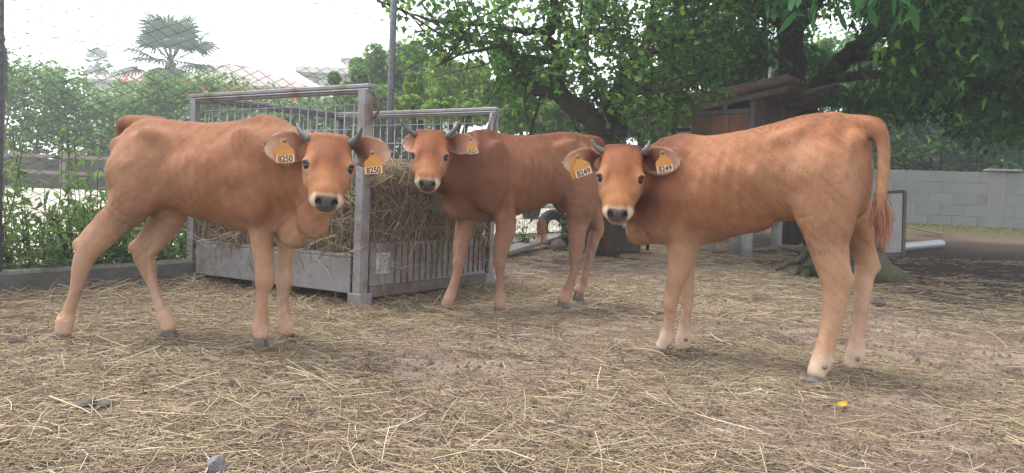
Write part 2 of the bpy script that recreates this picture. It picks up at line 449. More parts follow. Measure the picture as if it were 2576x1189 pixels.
# ---------------------------------------------------------------- bushes and trees beyond the fence
def bush(label, blobs, n, L, c1, c2, c3=None, p3=0.1, seed=1, aspect=0.36, hang=0.0, name='leafy_tree', group='trees and bushes beyond the fence'):
    """blobs: (px, py, d, rx px, ry px)"""
    rg = np.random.default_rng(seed); B0 = [P(px, py, d) for px, py, d, _, _ in blobs]
    c = np.mean(B0, 0); base = np.array([c[0], c[1], float(base_z(c[1]))])
    t = empty(name, base, label, 'tree', group)
    mb = MB()
    for q in B0:
        mb.tube([base + rg.normal(0, .06, 3) * (1, 1, 0), (base + q) / 2 + rg.normal(0, .12, 3), q + np.array([0, 0, 0.15])], [0.07, 0.05, 0.015], 6)
    mb.build('trunk', BARK, t)
    cen, rad = [], []
    for q, (px, py, d, rx, ry) in zip(B0, blobs):
        Rx, Rz = rx / F2 * d, ry / F2 * d; m_ = 26
        dd = nrm(rg.normal(0, 1, (m_, 3))) * rg.uniform(0.35, 0.95, (m_, 1))
        cen.append(q + dd * np.array([Rx, Rx * 0.8, Rz])); rad.append(np.full((m_, 3), 1.0) * rg.uniform(0.20, 0.40, (m_, 1)) * np.array([Rx, Rx, Rz]))
    pts, dd = clump_points(np.concatenate(cen), np.concatenate(rad), n, rg, 0.3)
    foliage('crown', pts, L, L * aspect, leaf_cols(n, c1, c2, c3, p3, rg), t, rg=rg, outward=dd, up=0.3, hang=hang)
    return t
bush('rounded bluish green tree beyond the fence, behind the hay cage', [(985, 180, 14, 75, 95), (905, 215, 14.3, 70, 75), (1060, 200, 14, 80, 85), (950, 270, 13.6, 110, 50)], 34000, 0.085, (0.11, 0.22, 0.08), (0.19, 0.34, 0.10), (0.30, 0.45, 0.13), 0.18, 31)
bush('yellowish green feathery bush beyond the fence post', [(1130, 215, 12, 70, 85), (1190, 230, 12.3, 60, 85), (1085, 260, 11.8, 50, 50)], 26000, 0.085, (0.17, 0.28, 0.05), (0.28, 0.42, 0.07), (0.42, 0.54, 0.10), 0.18, 32, 0.22, 0.5)
bush('bright green broad-leaved bush low behind the cage', [(1030, 265, 9.2, 40, 30), (1110, 278, 9.0, 50, 30), (1190, 285, 9.4, 50, 26), (1040, 215, 9.4, 24, 30)], 6500, 0.10, (0.17, 0.30, 0.06), (0.27, 0.42, 0.07), (0.36, 0.50, 0.08), 0.15, 33, 0.42, name='leafy_bush')
bush('pale green shrub right of the cage, under the gnarled tree', [(1300, 300, 10, 60, 40), (1380, 305, 10, 60, 42), (1260, 250, 11, 60, 55), (1440, 300, 10.5, 50, 45), (1340, 240, 12, 70, 60)], 20000, 0.085, (0.11, 0.20, 0.055), (0.20, 0.32, 0.09), (0.30, 0.42, 0.13), 0.2, 34, 0.42, name='leafy_bush')
bush('bright green vine bush left of the hutch', [(1650, 290, 9.0, 50, 50), (1600, 310, 9.2, 45, 45), (1720, 265, 9.4, 50, 45), (1560, 290, 9.8, 50, 60), (1660, 215, 10, 60, 50)], 15000, 0.10, (0.13, 0.25, 0.05), (0.23, 0.38, 0.07), (0.34, 0.48, 0.10), 0.2, 35, 0.45, name='leafy_bush')
bush('dark conifer at the left edge behind the fence post', [(-6, 90, 12, 16, 45), (-8, 30, 12, 13, 45), (0, 150, 12, 18, 40), (-4, 215, 12, 20, 45)], 6000, 0.08, (0.06, 0.11, 0.06), (0.09, 0.15, 0.08), None, 0.1, 36, 0.2, 0.3, name='conifer_tree')
bush('green tree behind the hutch roof', [(2060, 160, 15, 80, 60), (2130, 200, 15, 90, 70), (1900, 160, 15, 110, 80), (1760, 130, 15, 110, 90)], 16000, 0.13, (0.10, 0.20, 0.04), (0.19, 0.33, 0.06), (0.32, 0.46, 0.09), 0.2, 37)
# ivy bank behind the block wall
hedge('ivy_bank', 'bank of dark ivy and shrubs above the concrete block wall', 4.2, 14.5, 14.6, 17.2, 0.9, lambda x: 4.0 + 0.3 * np.sin(x * 2.1), 52000, 0.12, (0.045, 0.14, 0.05), (0.12, 0.27, 0.08), (0.26, 0.46, 0.08), 0.14, 13, 300, 0.50)
# slope added behind the ivy to block sky showing through the leaves
xs = np.linspace(3.0, 24, 40); ys = np.array([15.6, 16.4, 17.4, 18.6, 20.0, 24.0]); zs = np.array([0.40, 1.3, 2.3, 3.0, 3.3, 3.4])
v = [(x, y + 0.4 * vnoise(np.array(x * 0.8), np.array(y)), z + 0.35 * (float(vnoise(np.array(x * 1.1), np.array(y * 1.1), 5)) - 0.5) * (z > 0.5)) for x in xs for y, z in zip(ys, zs)]
f = [(i * 6 + k, (i + 1) * 6 + k, (i + 1) * 6 + k + 1, i * 6 + k + 1) for i in range(39) for k in range(5)]
o = new_mesh_object('sky_block_bank', np.array(v), np.array(f), material('dark_backing', (0.06, 0.065, 0.035), 0.95, 0.4, 3, bump=0.6, bscale=12), None, True); tag(o, 'added bank behind the ivy, blocking the sky', kind='structure')

# ---------------------------------------------------------------- chain link fence with concrete kerb
FENCEPOST = material('grey_steel_post', (0.16, 0.165, 0.185), 0.6, 0.25, 9, spec=0.4, metal=0.2, stretch=(1, 1, 0.3))
WIRE = material('dull_wire', (0.15, 0.15, 0.15), 0.5, 0.2, 20, spec=0.4, metal=0.5)
def gpt(q, z=0.0): return np.array([q[0], q[1], float(base_z(q[1])) + z])
fe = empty('chain_link_fence', gpt(FP[2]), 'tall chain link fence on steel posts across the back of the yard', 'fence')
for k, q in enumerate(FP):
    lean = np.array([0.0, 0, 0]); r_ = 0.024 if k != 1 else 0.024
    MB().tube([gpt(q, -0.05), gpt(q, 1.2), gpt(q, 2.5)], r_, 10).build('post', FENCEPOST, fe, True)
def wire_tris(A, Bp, r):
    """thin three-sided wires between rows of points"""
    A = np.asarray(A, float); Bp = np.asarray(Bp, float); t = nrm(Bp - A)
    ref = np.where(np.abs(t[:, 2:3]) < 0.9, np.array([[0, 0, 1.0]]), np.array([[0, 1.0, 0]])); y = nrm(np.cross(ref, t)); z = np.cross(t, y)
    V = []
    for e in (A, Bp):
        for k in range(3):
            a = 2 * math.pi * k / 3; V.append(e + r * (math.cos(a) * y + math.sin(a) * z))
    V = np.stack(V, 1); i = np.arange(len(A))[:, None, None] * 6
    F = np.array([(0, 1, 4), (0, 4, 3), (1, 2, 5), (1, 5, 4), (2, 0, 3), (2, 3, 5)])[None] + i
    return V.reshape(-1, 3), F.reshape(-1, 3)
for a_, b_ in zip(FP[:-1], FP[1:]):
    L_ = np.linalg.norm(b_ - a_); cell = 0.056; ncol = int(L_ / cell); top = 2.4; nr = int(top / cell)
    A, Bq = [], []
    off = np.array([FN[0], FN[1], 0]) * -0.028
    for c_ in range(ncol):
        for k in range(nr * 2):
            z0, z1 = 0.13 + k * cell / 2, 0.13 + (k + 1) * cell / 2
            sg = 1 if (k + c_) % 2 else -1; s0 = (c_ + 0.5 + 0.52 * sg) * cell; s1 = (c_ + 0.5 - 0.52 * sg) * cell
            w_ = 0.004 if (k + c_) % 2 else -0.004
            p0 = gpt(a_ + FT * s0, z0) + off + np.array([FN[0], FN[1], 0]) * w_; p1 = gpt(a_ + FT * s1, z1) + off - np.array([FN[0], FN[1], 0]) * w_
            A.append(p0); Bq.append(p1)
    for z in (0.16, 1.25, 1.72, 2.35):
        A.append(gpt(a_, z) + off); Bq.append(gpt(b_, z) + off)
    v, f = wire_tris(A, Bq, 0.0018)
    o = new_mesh_object('wire_mesh', v - world_loc(fe), f, WIRE, fe); o['kind'] = 'stuff'
A, Bq = [], []
for a_, b_ in zip(FP[2:4], FP[3:5]):
    L_ = np.linalg.norm(b_ - a_); off = np.array([FN[0], FN[1], 0]) * 0.03
    for s_ in np.arange(0.03, L_, 0.06): A.append(gpt(a_ + FT * s_, 0.1) + off); Bq.append(gpt(a_ + FT * s_, 1.72) + off)
    for z in np.arange(0.12, 1.73, 0.16): A.append(gpt(a_, z) + off); Bq.append(gpt(b_, z) + off)
v, f = wire_tris(A, Bq, 0.0013)
o = new_mesh_object('welded_mesh', v - world_loc(fe), f, WIRE, fe); o['kind'] = 'stuff'
mb = MB()
for a_, b_ in zip(FP[:2], FP[1:3]):
    c0, c1 = gpt(a_, 0.05), gpt(b_ + (FT * -0.02), 0.05)
    mb.bar(c0, c1, 0.13, 0.16)
o = mb.top('concrete_kerb', material('weathered_concrete', (0.155, 0.15, 0.14), 0.95, 0.4, 5, bump=0.5, bscale=40, col3=(0.10, 0.105, 0.06), scale3=4), gpt(FP[1], -0.02), bevel=0.012)
tag(o, 'low dark concrete kerb under the chain link fence', 'kerb')

# ---------------------------------------------------------------- weeds along the fence
rg = np.random.default_rng(90); A, Bq, LP, LD = [], [], [], []
for i in range(950):
    s_ = rg.uniform(-3.0, 2.8); q = FP[1] + FT * s_ + FN * (0.12 + 0.75 * rg.random() ** 1.6)
    h = rg.uniform(0.12, 0.50) if rg.random() < 0.8 else rg.uniform(0.5, 0.85)
    b0 = gpt(q); tp = b0 + np.array([rg.normal(0, 0.10), rg.normal(0, 0.10), h]); mid_ = (b0 + tp) / 2 + rg.normal(0, 0.03, 3)
    A += [b0, mid_]; Bq += [mid_, tp]
    for k in range(int(10 + h * 26)):
        t = rg.uniform(0.08, 1.0); pnt = (b0 + (mid_ - b0) * t * 2) if t < 0.5 else (mid_ + (tp - mid_) * (t * 2 - 1))
        LP.append(pnt + rg.normal(0, 0.035, 3))
v1, f1 = wire_tris(A, Bq, 0.0022); LP = np.array(LP); v2, f2 = leaf_mesh(LP, 0.085, 0.011, rg=rg, up=0.3, hang=0.1)
c1 = np.tile(np.array([0.10, 0.14, 0.05]), (len(v1), 1)); c2 = leaf_cols(len(LP), (0.09, 0.17, 0.045), (0.18, 0.29, 0.08), (0.28, 0.28, 0.13), 0.08, rg)
o = new_mesh_object('fence_weeds', np.concatenate([v1, v2]) - gpt(FP[1]), np.concatenate([f1, f2 + len(v1)]), LEAF, None, False, np.concatenate([c1, c2]))
o.location = tuple(gpt(FP[1])); tag(o, 'narrow-leaved green weeds growing along the far side of the fence', 'weeds', kind='stuff')
# ================================================================ OBJECTS
# ---------------------------------------------------------------- the gnarled fruit tree
def limb(mb, pts, rads, n=9, wob=0.0, rg=rng):
    p = np.array([P(*q) for q in pts]); r_ = np.interp(np.linspace(0, 1, 6 * (len(p) - 1) + 1), np.linspace(0, 1, len(p)), rads)
    Q = np.concatenate([2 * p[:1] - p[1:2], p, 2 * p[-1:] - p[-2:-1]]); S_ = []
    for i in range(1, len(Q) - 2):
        for t in np.linspace(0, 1, 7)[:-1]:
            a, b, c, d = Q[i - 1:i + 3]
            S_.append(0.5 * (2 * b + (c - a) * t + (2 * a - 5 * b + 4 * c - d) * t * t + (3 * b - a - 3 * c + d) * t ** 3))
    S_ = np.array(S_ + [Q[-2]]); S_ = S_ + rg.normal(0, wob, S_.shape)
    mb.tube(S_, r_ * rg.uniform(0.88, 1.14, len(r_)), n); return S_
rg = np.random.default_rng(5)
tb = G(1530, 700); tb = np.array([P(1525, 420, 6.6)[0], 6.6, float(base_z(6.6))])
t1 = empty('fruit_tree', tb, 'gnarled old fruit tree with twisted dark limbs behind the middle calf', 'tree')
mb = MB(); S1 = []
b0 = pix(tb)
S1.append(limb(mb, [(b0[0], b0[1] + 8, b0[2]), (1522, 470, 6.6), (1512, 390, 6.6), (1505, 344, 6.6)], [0.16, 0.13, 0.11, 0.085], 12, 0.006, rg))
S1.append(limb(mb, [(1512, 380, 6.6), (1505, 340, 6.55), (1490, 300, 6.5), (1452, 277, 6.45), (1416, 245, 6.4), (1399, 198, 6.4), (1410, 155, 6.4), (1405, 125, 6.4)], [0.10, 0.085, 0.09, 0.085, 0.08, 0.07, 0.065, 0.05], 10, 0.006, rg))
S1.append(limb(mb, [(1405, 125, 6.4), (1372, 95, 6.3), (1398, 55, 6.2), (1395, 0, 6.2), (1400, -90, 6.2)], [0.05, 0.045, 0.04, 0.03, 0.015], 8, 0.006, rg))
S1.append(limb(mb, [(1405, 232, 6.4), (1357, 229, 6.3), (1322, 205, 6.2), (1302, 180, 6.1)], [0.055, 0.05, 0.04, 0.02], 8, 0.005, rg))
S1.append(limb(mb, [(1412, 148, 6.4), (1350, 152, 6.3), (1298, 140, 6.2), (1278, 118, 6.1), (1175, 134, 5.9), (1096, 168, 5.8)], [0.05, 0.04, 0.03, 0.018, 0.010, 0.005], 7, 0.004, rg))
S1.append(limb(mb, [(1400, 60, 6.3), (1340, 80, 6.1), (1274, 71, 6.0), (1180, 60, 5.9), (1080, 51, 5.8), (994, 18, 5.7)], [0.035, 0.03, 0.024, 0.018, 0.012, 0.005], 7, 0.004, rg))
S1.append(limb(mb, [(1274, 110, 6.1), (1183, 103, 6.0), (1088, 59, 5.9)], [0.02, 0.014, 0.005], 6, 0.003, rg))
S1.append(limb(mb, [(1522, 400, 6.6), (1548, 352, 6.6), (1560, 308, 6.6), (1540, 275, 6.55), (1556, 235, 6.5), (1574, 190, 6.5), (1596, 164, 6.5), (1616, 130, 6.5), (1640, 60, 6.4), (1650, -40, 6.4)], [0.09, 0.075, 0.085, 0.08, 0.07, 0.065, 0.06, 0.05, 0.035, 0.015], 10, 0.006, rg))
S1.append(limb(mb, [(1562, 215, 6.5), (1600, 212, 6.4), (1640, 225, 6.3), (1690, 230, 6.2), (1750, 205, 6.1)], [0.05, 0.04, 0.035, 0.03, 0.012], 8, 0.005, rg))
S1.append(limb(mb, [(1596, 164, 6.5), (1660, 120, 6.3), (1740, 90, 6.1), (1820, 80, 6.0)], [0.04, 0.03, 0.025, 0.01], 7, 0.005, rg))
S1.append(limb(mb, [(1410, 150, 6.4), (1450, 110, 6.5), (1490, 60, 6.6), (1510, -20, 6.7)], [0.045, 0.04, 0.03, 0.015], 8, 0.005, rg))
limb(mb, [(1333, 345, 6.3), (1350, 280, 6.3), (1369, 205, 6.3)], [0.013, 0.012, 0.010], 6, 0.002, rg)
limb(mb, [(1545, 350, 6.2), (1562, 300, 6.25), (1572, 250, 6.3)], [0.010, 0.009, 0.007], 6, 0.002, rg)
tips = []
for S_ in S1[1:]:
    for k in range(9):
        p0 = S_[rg.integers(len(S_) // 4, len(S_))]; e = p0 + rg.normal(0, 1, 3) * np.array([0.30, 0.30, 0.22]); m_ = (p0 + e) / 2 + rg.normal(0, 0.05, 3)
        mb.tube([p0, m_, e], [0.010, 0.007, 0.003], 5); tips.append(e); tips.append(m_)
mb.build('trunk', BARK, t1, True)
cen = [np.array(tips)]
def field(n, x0, x1, y0, y1, d0, d1):
    return np.array([P(rg.uniform(x0, x1), rg.uniform(y0, y1), rg.uniform(d0, d1)) for _ in range(n)])
cen += [field(14, 1230, 1400, -150, 40, 5.8, 7.2), field(20, 1250, 1400, 110, 240, 6.6, 7.4), field(44, 1470, 1720, -200, 90, 5.9, 7.6), field(22, 1500, 1700, 70, 200, 6.7, 7.6),
        field(12, 1600, 1720, 150, 250, 7.2, 8.4), field(6, 1620, 1720, 200, 262, 6.3, 6.6), field(55, 1300, 1900, -650, -150, 5.3, 7.6), field(14, 1060, 1240, -30, 150, 5.6, 6.2), field(4, 985, 1060, -20, 40, 5.6, 5.9)]
cen = np.concatenate(cen)
pts, dd = clump_points(cen, np.full((len(cen), 3), 1) * rg.uniform(0.10, 0.20, (len(cen), 1)), 12500, rg, 0.2)
uu = 1288 + F2 * ((pts - CAM) @ RT) / ((pts - CAM) @ FW)
kp = rg.random(len(pts)) < np.where(uu < 1240, 0.45, 1.0); pts, dd = pts[kp], dd[kp]
foliage('crown', pts, 0.066, 0.023, leaf_cols(len(pts), (0.05, 0.14, 0.035), (0.11, 0.24, 0.05), (0.28, 0.44, 0.07), 0.13, rg), t1, rg=rg, up=0.25, outward=dd * 0.5)

# ---------------------------------------------------------------- the dense dark tree on the right
rg = np.random.default_rng(6)
tb2 = np.array([P(2015, 430, 8.6)[0], 8.6, float(base_z(8.6))]); b0 = pix(tb2)
t2 = empty('shade_tree', tb2, 'big dense dark tree spreading over the hutch on the right', 'tree')
mb = MB(); S2 = []
S2.append(limb(mb, [(b0[0], b0[1] + 8, b0[2]), (2020, 430, 8.6), (2005, 300, 8.6), (1993, 200, 8.5), (1990, 110, 8.4), (1980, 20, 8.3), (1970, -150, 8.2)], [0.20, 0.18, 0.16, 0.145, 0.135, 0.12, 0.07], 12, 0.006, rg))
S2.append(limb(mb, [(2010, 330, 8.6), (2045, 250, 8.4), (2072, 205, 8.2), (2130, 145, 8.0), (2192, 90, 7.8), (2270, 10, 7.5), (2340, -90, 7.3)], [0.13, 0.12, 0.115, 0.10, 0.09, 0.07, 0.04], 10, 0.006, rg))
S2.append(limb(mb, [(2120, 155, 8.0), (2190, 142, 7.8), (2270, 146, 7.5), (2390, 150, 7.1)], [0.05, 0.045, 0.035, 0.012], 8, 0.005, rg))
S2.append(limb(mb, [(2080, 205, 8.2), (2180, 188, 7.8), (2300, 192, 7.4), (2430, 170, 7.0), (2540, 130, 6.6)], [0.05, 0.05, 0.04, 0.03, 0.012], 8, 0.005, rg))
S2.append(limb(mb, [(2300, 180, 7.4), (2400, 250, 7.0), (2440, 305, 6.8), (2500, 330, 6.6)], [0.035, 0.025, 0.02, 0.008], 7, 0.004, rg))
S2.append(limb(mb, [(1985, 70, 8.4), (1900, 20, 8.0), (1800, -20, 7.4), (1720, 10, 6.9)], [0.07, 0.06, 0.04, 0.015], 8, 0.005, rg))
S2.append(limb(mb, [(2192, 90, 7.8), (2260, 60, 7.0), (2350, 40, 6.0), (2450, 20, 5.0)], [0.06, 0.05, 0.04, 0.015], 8, 0.005, rg))
S2.append(limb(mb, [(1990, 100, 8.4), (2050, 20, 7.4), (2080, -60, 6.0), (2070, -110, 4.8)], [0.06, 0.05, 0.04, 0.012], 8, 0.005, rg))
mb.build('trunk', BARK, t2, True)
cen = np.concatenate([field(90, 1700, 2060, -200, 70, 6.2, 9.2), field(60, 1700, 1960, 60, 190, 7.4, 9.4), field(110, 2180, 2700, -200, 120, 5.0, 9.0), field(90, 2200, 2720, 100, 250, 5.4, 8.6),
                      field(26, 2120, 2420, 170, 265, 6.6, 8.4), field(24, 2440, 2700, 220, 330, 5.6, 7.6), field(50, 2000, 2240, -260, 10, 4.4, 8.8), field(320, 1650, 2900, -1500, -200, 4.6, 9.4),
                      field(40, 2250, 2720, -60, 130, 5.0, 6.4), field(14, 2160, 2260, 20, 130, 6.5, 8.8), field(10, 1990, 2070, 110, 190, 8.8, 9.6)])
pts, dd = clump_points(cen, np.full((len(cen), 3), 1) * rg.uniform(0.16, 0.36, (len(cen), 1)) * np.array([1.1, 1.1, 0.9]), 80000, rg, 0.2)
uu, vv_, dq = (1288 + F2 * ((pts - CAM) @ RT) / ((pts - CAM) @ FW), 594.5 - F2 * ((pts - CAM) @ UP) / ((pts - CAM) @ FW), (pts - CAM) @ FW)
tr_ = (uu > 1930) & (uu < 2235) & (vv_ > 45) & (vv_ < 222) & (dq < 8.75) & (rg.random(len(uu)) < 0.88)     # boughs bare round the fork
gap = (np.abs((uu - 2098) / 55) ** 2 + np.abs((vv_ - 98) / 30) ** 2 < 1)
pts = pts[(dq > 3.0) & ~tr_ & ~gap]
foliage('crown', pts, 0.092, 0.021, leaf_cols(len(pts), (0.025, 0.10, 0.035), (0.055, 0.165, 0.045), (0.18, 0.38, 0.05), 0.07, rg), t2, rg=rg, up=0.2, hang=0.35)
# the long hanging leaves nearest the camera, each on its own
LEAFBIG = material('hanging_leaf', (0.035, 0.125, 0.035), 0.65, 0.3, 12, spec=0.15, trans=0.4)
def big_leaf_mesh():
    me = bpy.data.meshes.new('leaf'); n = 7; v = []; f = []
    for i in range(n):
        t = i / (n - 1); w_ = 0.021 * math.sin(math.pi * min(1, t * 0.97 + 0.03)) ** 0.75 * (1 - 0.35 * t); zz = -0.12 * t; yy = 0.03 * t * t
        v += [(-w_, yy + 0.006 * abs(w_) / 0.02, zz), (0, yy, zz), (w_, yy + 0.006 * abs(w_) / 0.02, zz)]
    for i in range(n - 1):
        a = i * 3; f += [(a, a + 1, a + 4, a + 3), (a + 1, a + 2, a + 5, a + 4)]
    me.from_pydata(v, [], f); me.polygons.foreach_set('use_smooth', np.ones(len(f), bool)); me.materials.append(LEAFBIG); me.update(); return me
blm = big_leaf_mesh()
for i in range(40):
    px, py = rg.uniform(1990, 2330), rg.uniform(-45, 28) + (12 if rg.random() < .3 else 0); d = rg.uniform(3.6, 4.6)
    q = P(px, py, d) - world_loc(t2)
    o = bpy.data.objects.new('leaf', blm); COL.objects.link(o); o.parent = t2; o.location = tuple(q)
    o.rotation_euler = (rg.normal(0.1, 0.35), rg.normal(0, 0.35), rg.uniform(0, 6.28)); s_ = rg.uniform(0.8, 1.35); o.scale = (s_, s_, s_)

# ---------------------------------------------------------------- hay cage
STEEL = material('worn_grey_steel', (0.33, 0.32, 0.325), 0.6, 0.28, 6, metal=0.1, spec=0.4, bump=0.12, bscale=30, col3=(0.17, 0.115, 0.09), scale3=6, th3=(0.52, 0.70))
RUST = material('brown_rusty_steel', (0.22, 0.165, 0.145), 0.7, 0.35, 7, metal=0.1, spec=0.3, bump=0.2, bscale=40)
Bc = G(905, 783); Ac = G(467, 715); Cc = G(1235, 722)
z_ = np.array([0, 0, 1.0]); floor_z = 0.0
Bc[2] = Ac[2] = Cc[2] = 0.0
uA = nrm(Ac - Bc); lenA = np.linalg.norm(Ac - Bc); vC = np.array([-uA[1], uA[0], 0]); vC = vC if vC @ (Cc - Bc) > 0 else -vC; lenC = float((Cc - Bc) @ vC)
TILT = 0.035                     # the far side stands a little higher, on the slope
def K(a, b, z): return Bc + uA * a + vC * b + z_ * (z + 0.015 + TILT * b / lenC)
cg = empty('hay_cage', K(lenA / 2, lenC / 2, 0), 'grey steel mesh cage filled with hay beside the left calf', 'cage')
HT = 1.04
for (a, b) in ((0, 0), (lenA, 0), (0, lenC), (lenA, lenC)):
    mb = MB(); sa = 1 if a == 0 else -1; sb = 1 if b == 0 else -1
    # angle post: two flanges
    mb.box(K(a + sa * 0.0, b + sb * 0.024, HT / 2), uA * 0.003, vC * 0.024, z_ * HT / 2); mb.box(K(a + sa * 0.0285, b + sb * 0.002, HT / 2), uA * 0.025, vC * 0.003, z_ * HT / 2)
    mb.box(K(a + sa * 0.024, b + sb * 0.024, HT / 2 - 0.01), uA * 0.016, vC * 0.016, z_ * (HT / 2 - 0.012))
    mb.box(K(a + sa * 0.036, b + sb * 0.036, 0.035), uA * 0.042, vC * 0.042, z_ * 0.034)
    mb.build('post', STEEL, cg, bevel=0.003)
def toprail(a0, b0, a1, b1):
    mb = MB(); t = nrm(K(a1, b1, 0) - K(a0, b0, 0)); nn = np.cross(t, z_)
    for (dz, w_, h_) in ((0.013, 0.022, 0.010), (-0.005, 0.025, 0.005), (-0.016, 0.022, 0.004)):
        c0, c1 = K(a0, b0, HT + dz), K(a1, b1, HT + dz)
        mb.box((c0 + c1) / 2, (c1 - c0) / 2, nn * w_, z_ * h_)
    return mb.build('top_rail', STEEL, cg, bevel=0.004)
toprail(-0.01, 0.024, lenA + 0.01, 0.024); toprail(lenA - 0.024, 0.06, lenA - 0.024, lenC - 0.06); toprail(-0.01, lenC - 0.024, lenA + 0.01, lenC - 0.024)
# base: panels
MB().box(K(lenA / 2, 0.012, 0.15), uA * (lenA / 2 - 0.075), vC * 0.006, z_ * 0.085).build('base_panel', STEEL, cg, bevel=0.003)
MB().box(K(lenA / 2, 0.030, 0.245), uA * (lenA / 2 - 0.075), vC * 0.022, z_ * 0.009).build('base_rail', STEEL, cg, bevel=0.003)
MB().box(K(0.010, lenC / 2, 0.055), uA * 0.006, vC * (lenC / 2 - 0.07), z_ * 0.028).build('base_panel', RUST, cg, bevel=0.003)
bp = MB().box(K(0.016, lenC / 2, 0.19), uA * 0.004, vC * (lenC / 2 - 0.075), z_ * 0.105).build('drop_panel', STEEL, cg)
for k in range(17):
    b = 0.26 + k * (lenC - 0.36) / 16
    MB().box(K(0.0075, b, 0.19), uA * 0.004, vC * 0.0035, z_ * 0.10).build('rib', RUST, bp, bevel=0.002)
lp = MB().box(K(0.0085, 0.165, 0.205), uA * 0.002, vC * 0.052, z_ * 0.052).build('label_plate', material('scuffed_white_plate', (0.62, 0.58, 0.58), 0.6, 0.2, 30), cg, bevel=0.0015)
mb = MB()
for k, (w_, dz) in enumerate([(0.018, 0.036), (0.04, 0.022), (0.036, 0.012), (0.03, 0.002), (0.04, -0.010), (0.034, -0.022), (0.042, -0.034)]):
    mb.box(K(0.0058, 0.165 + (0.042 - w_) * 0.4, 0.205 + dz), uA * 0.0004, vC * w_, z_ * (0.0035 if k == 0 else 0.0014))
mb.build('print', INK if False else material('grey_print', (0.30, 0.28, 0.29), 0.7, 0.2, 20), lp)
MB().box(K(lenA / 2, lenC / 2, 0.075), uA * (lenA / 2 - 0.06), vC * (lenC / 2 - 0.06), z_ * 0.008).build('floor', RUST, cg)
MB().bar(K(0.014, 0.075, 0.565), K(0.014, lenC - 0.075, 0.565), 0.022, 0.03).build('flap_rail', RUST, cg, bevel=0.003)
def wire(p0, p1, r_=0.0026): return MB().tube([p0, (p0 + p1) / 2 , p1], r_, 5).build('wire', WIRE2, cg, True)
WIRE2 = material('galvanised_wire', (0.42, 0.43, 0.43), 0.45, 0.2, 20, metal=0.3, spec=0.4)
nA, nC = int(lenA / 0.063), int(lenC / 0.063)
for k in range(1, nA):
    a = 0.04 + k * (lenA - 0.08) / nA
    wire(K(a, 0.030, 0.25), K(a, 0.030, HT - 0.03)); wire(K(a, lenC - 0.030, 0.10), K(a, lenC - 0.030, HT - 0.03))
for z in (0.40, 0.55, 0.70, 0.85, 0.97):
    wire(K(0.07, 0.034, z), K(lenA - 0.07, 0.034, z)); wire(K(0.07, lenC - 0.034, z), K(lenA - 0.07, lenC - 0.034, z))
for k in range(1, nC):
    b = 0.05 + k * (lenC - 0.1) / nC
    wire(K(0.022, b, 0.29), K(0.022, b, 0.56)); wire(K(lenA - 0.03, b, 0.10), K(lenA - 0.03, b, HT - 0.03))
for z in (0.36, 0.46):
    wire(K(0.026, 0.07, z), K(0.026, lenC - 0.07, z))
for z in (0.40, 0.55, 0.70, 0.85): wire(K(lenA - 0.034, 0.07, z), K(lenA - 0.034, lenC - 0.07, z))
for z in (0.66, 0.93): MB().tube([K(-0.012, 0.04, z - 0.03), K(-0.03, 0.05, z), K(-0.03, 0.05, z + 0.06), K(-0.012, 0.04, z + 0.09)], 0.007, 6).build('latch', RUST, cg, True)
MB().tube([K(0.0, lenC - 0.11, HT - 0.12), K(-0.02, lenC - 0.11, HT - 0.02), K(-0.02, lenC - 0.05, HT - 0.02), K(0.0, lenC - 0.05, HT - 0.14)], 0.008, 6).build('latch', STEEL, cg, True)

# ---------------------------------------------------------------- straw and hay strands
STRAW = material('dry_straw', attr=True, rough=0.7, var=0.1, scale=8, spec=0.25)
def strands(root, dirv, ln, rad, bend, sides=3, seg=2, cols=None):
    """bent stalks as slim tubes"""
    n = len(root); dirv = nrm(dirv); ref = np.where(np.abs(dirv[:, 2:3]) < 0.9, np.array([[0, 0, 1.0]]), np.array([[1.0, 0, 0]]))
    y = nrm(np.cross(ref, dirv)); z = np.cross(dirv, y)
    V = []
    for i in range(seg + 1):
        t = i / seg; c = root + dirv * (ln[:, None] * (t - 0.5)) + bend * (0.25 - (t - 0.5) ** 2) * 4
        for k in range(sides):
            a = 2 * math.pi * k / sides; V.append(c + rad[:, None] * (math.cos(a) * y + math.sin(a) * z))
    V = np.stack(V, 1); m_ = V.shape[1]; f = []
    for i in range(seg):
        for k in range(sides):
            a, b = i * sides + k, i * sides + (k + 1) % sides; f += [(a, b, b + sides), (a, b + sides, a + sides)]
    F = np.array(f)[None] + np.arange(n)[:, None, None] * m_
    return V.reshape(-1, 3), F.reshape(-1, 3), np.repeat(cols, m_, 0)
def straw_cols(n, rg, dark=0.0):
    pal = np.array([(0.48, 0.38, 0.25), (0.40, 0.31, 0.20), (0.34, 0.26, 0.175), (0.62, 0.53, 0.39), (0.29, 0.21, 0.145), (0.41, 0.37, 0.22), (0.21, 0.15, 0.108)])
    p = np.array([0.2, 0.2, 0.18, 0.08, 0.16, 0.08, 0.10]); p = p / p.sum()
    return pal[rg.choice(len(pal), n, p=p)] * rg.uniform(0.75, 1.15, (n, 1)) * (1 - dark)
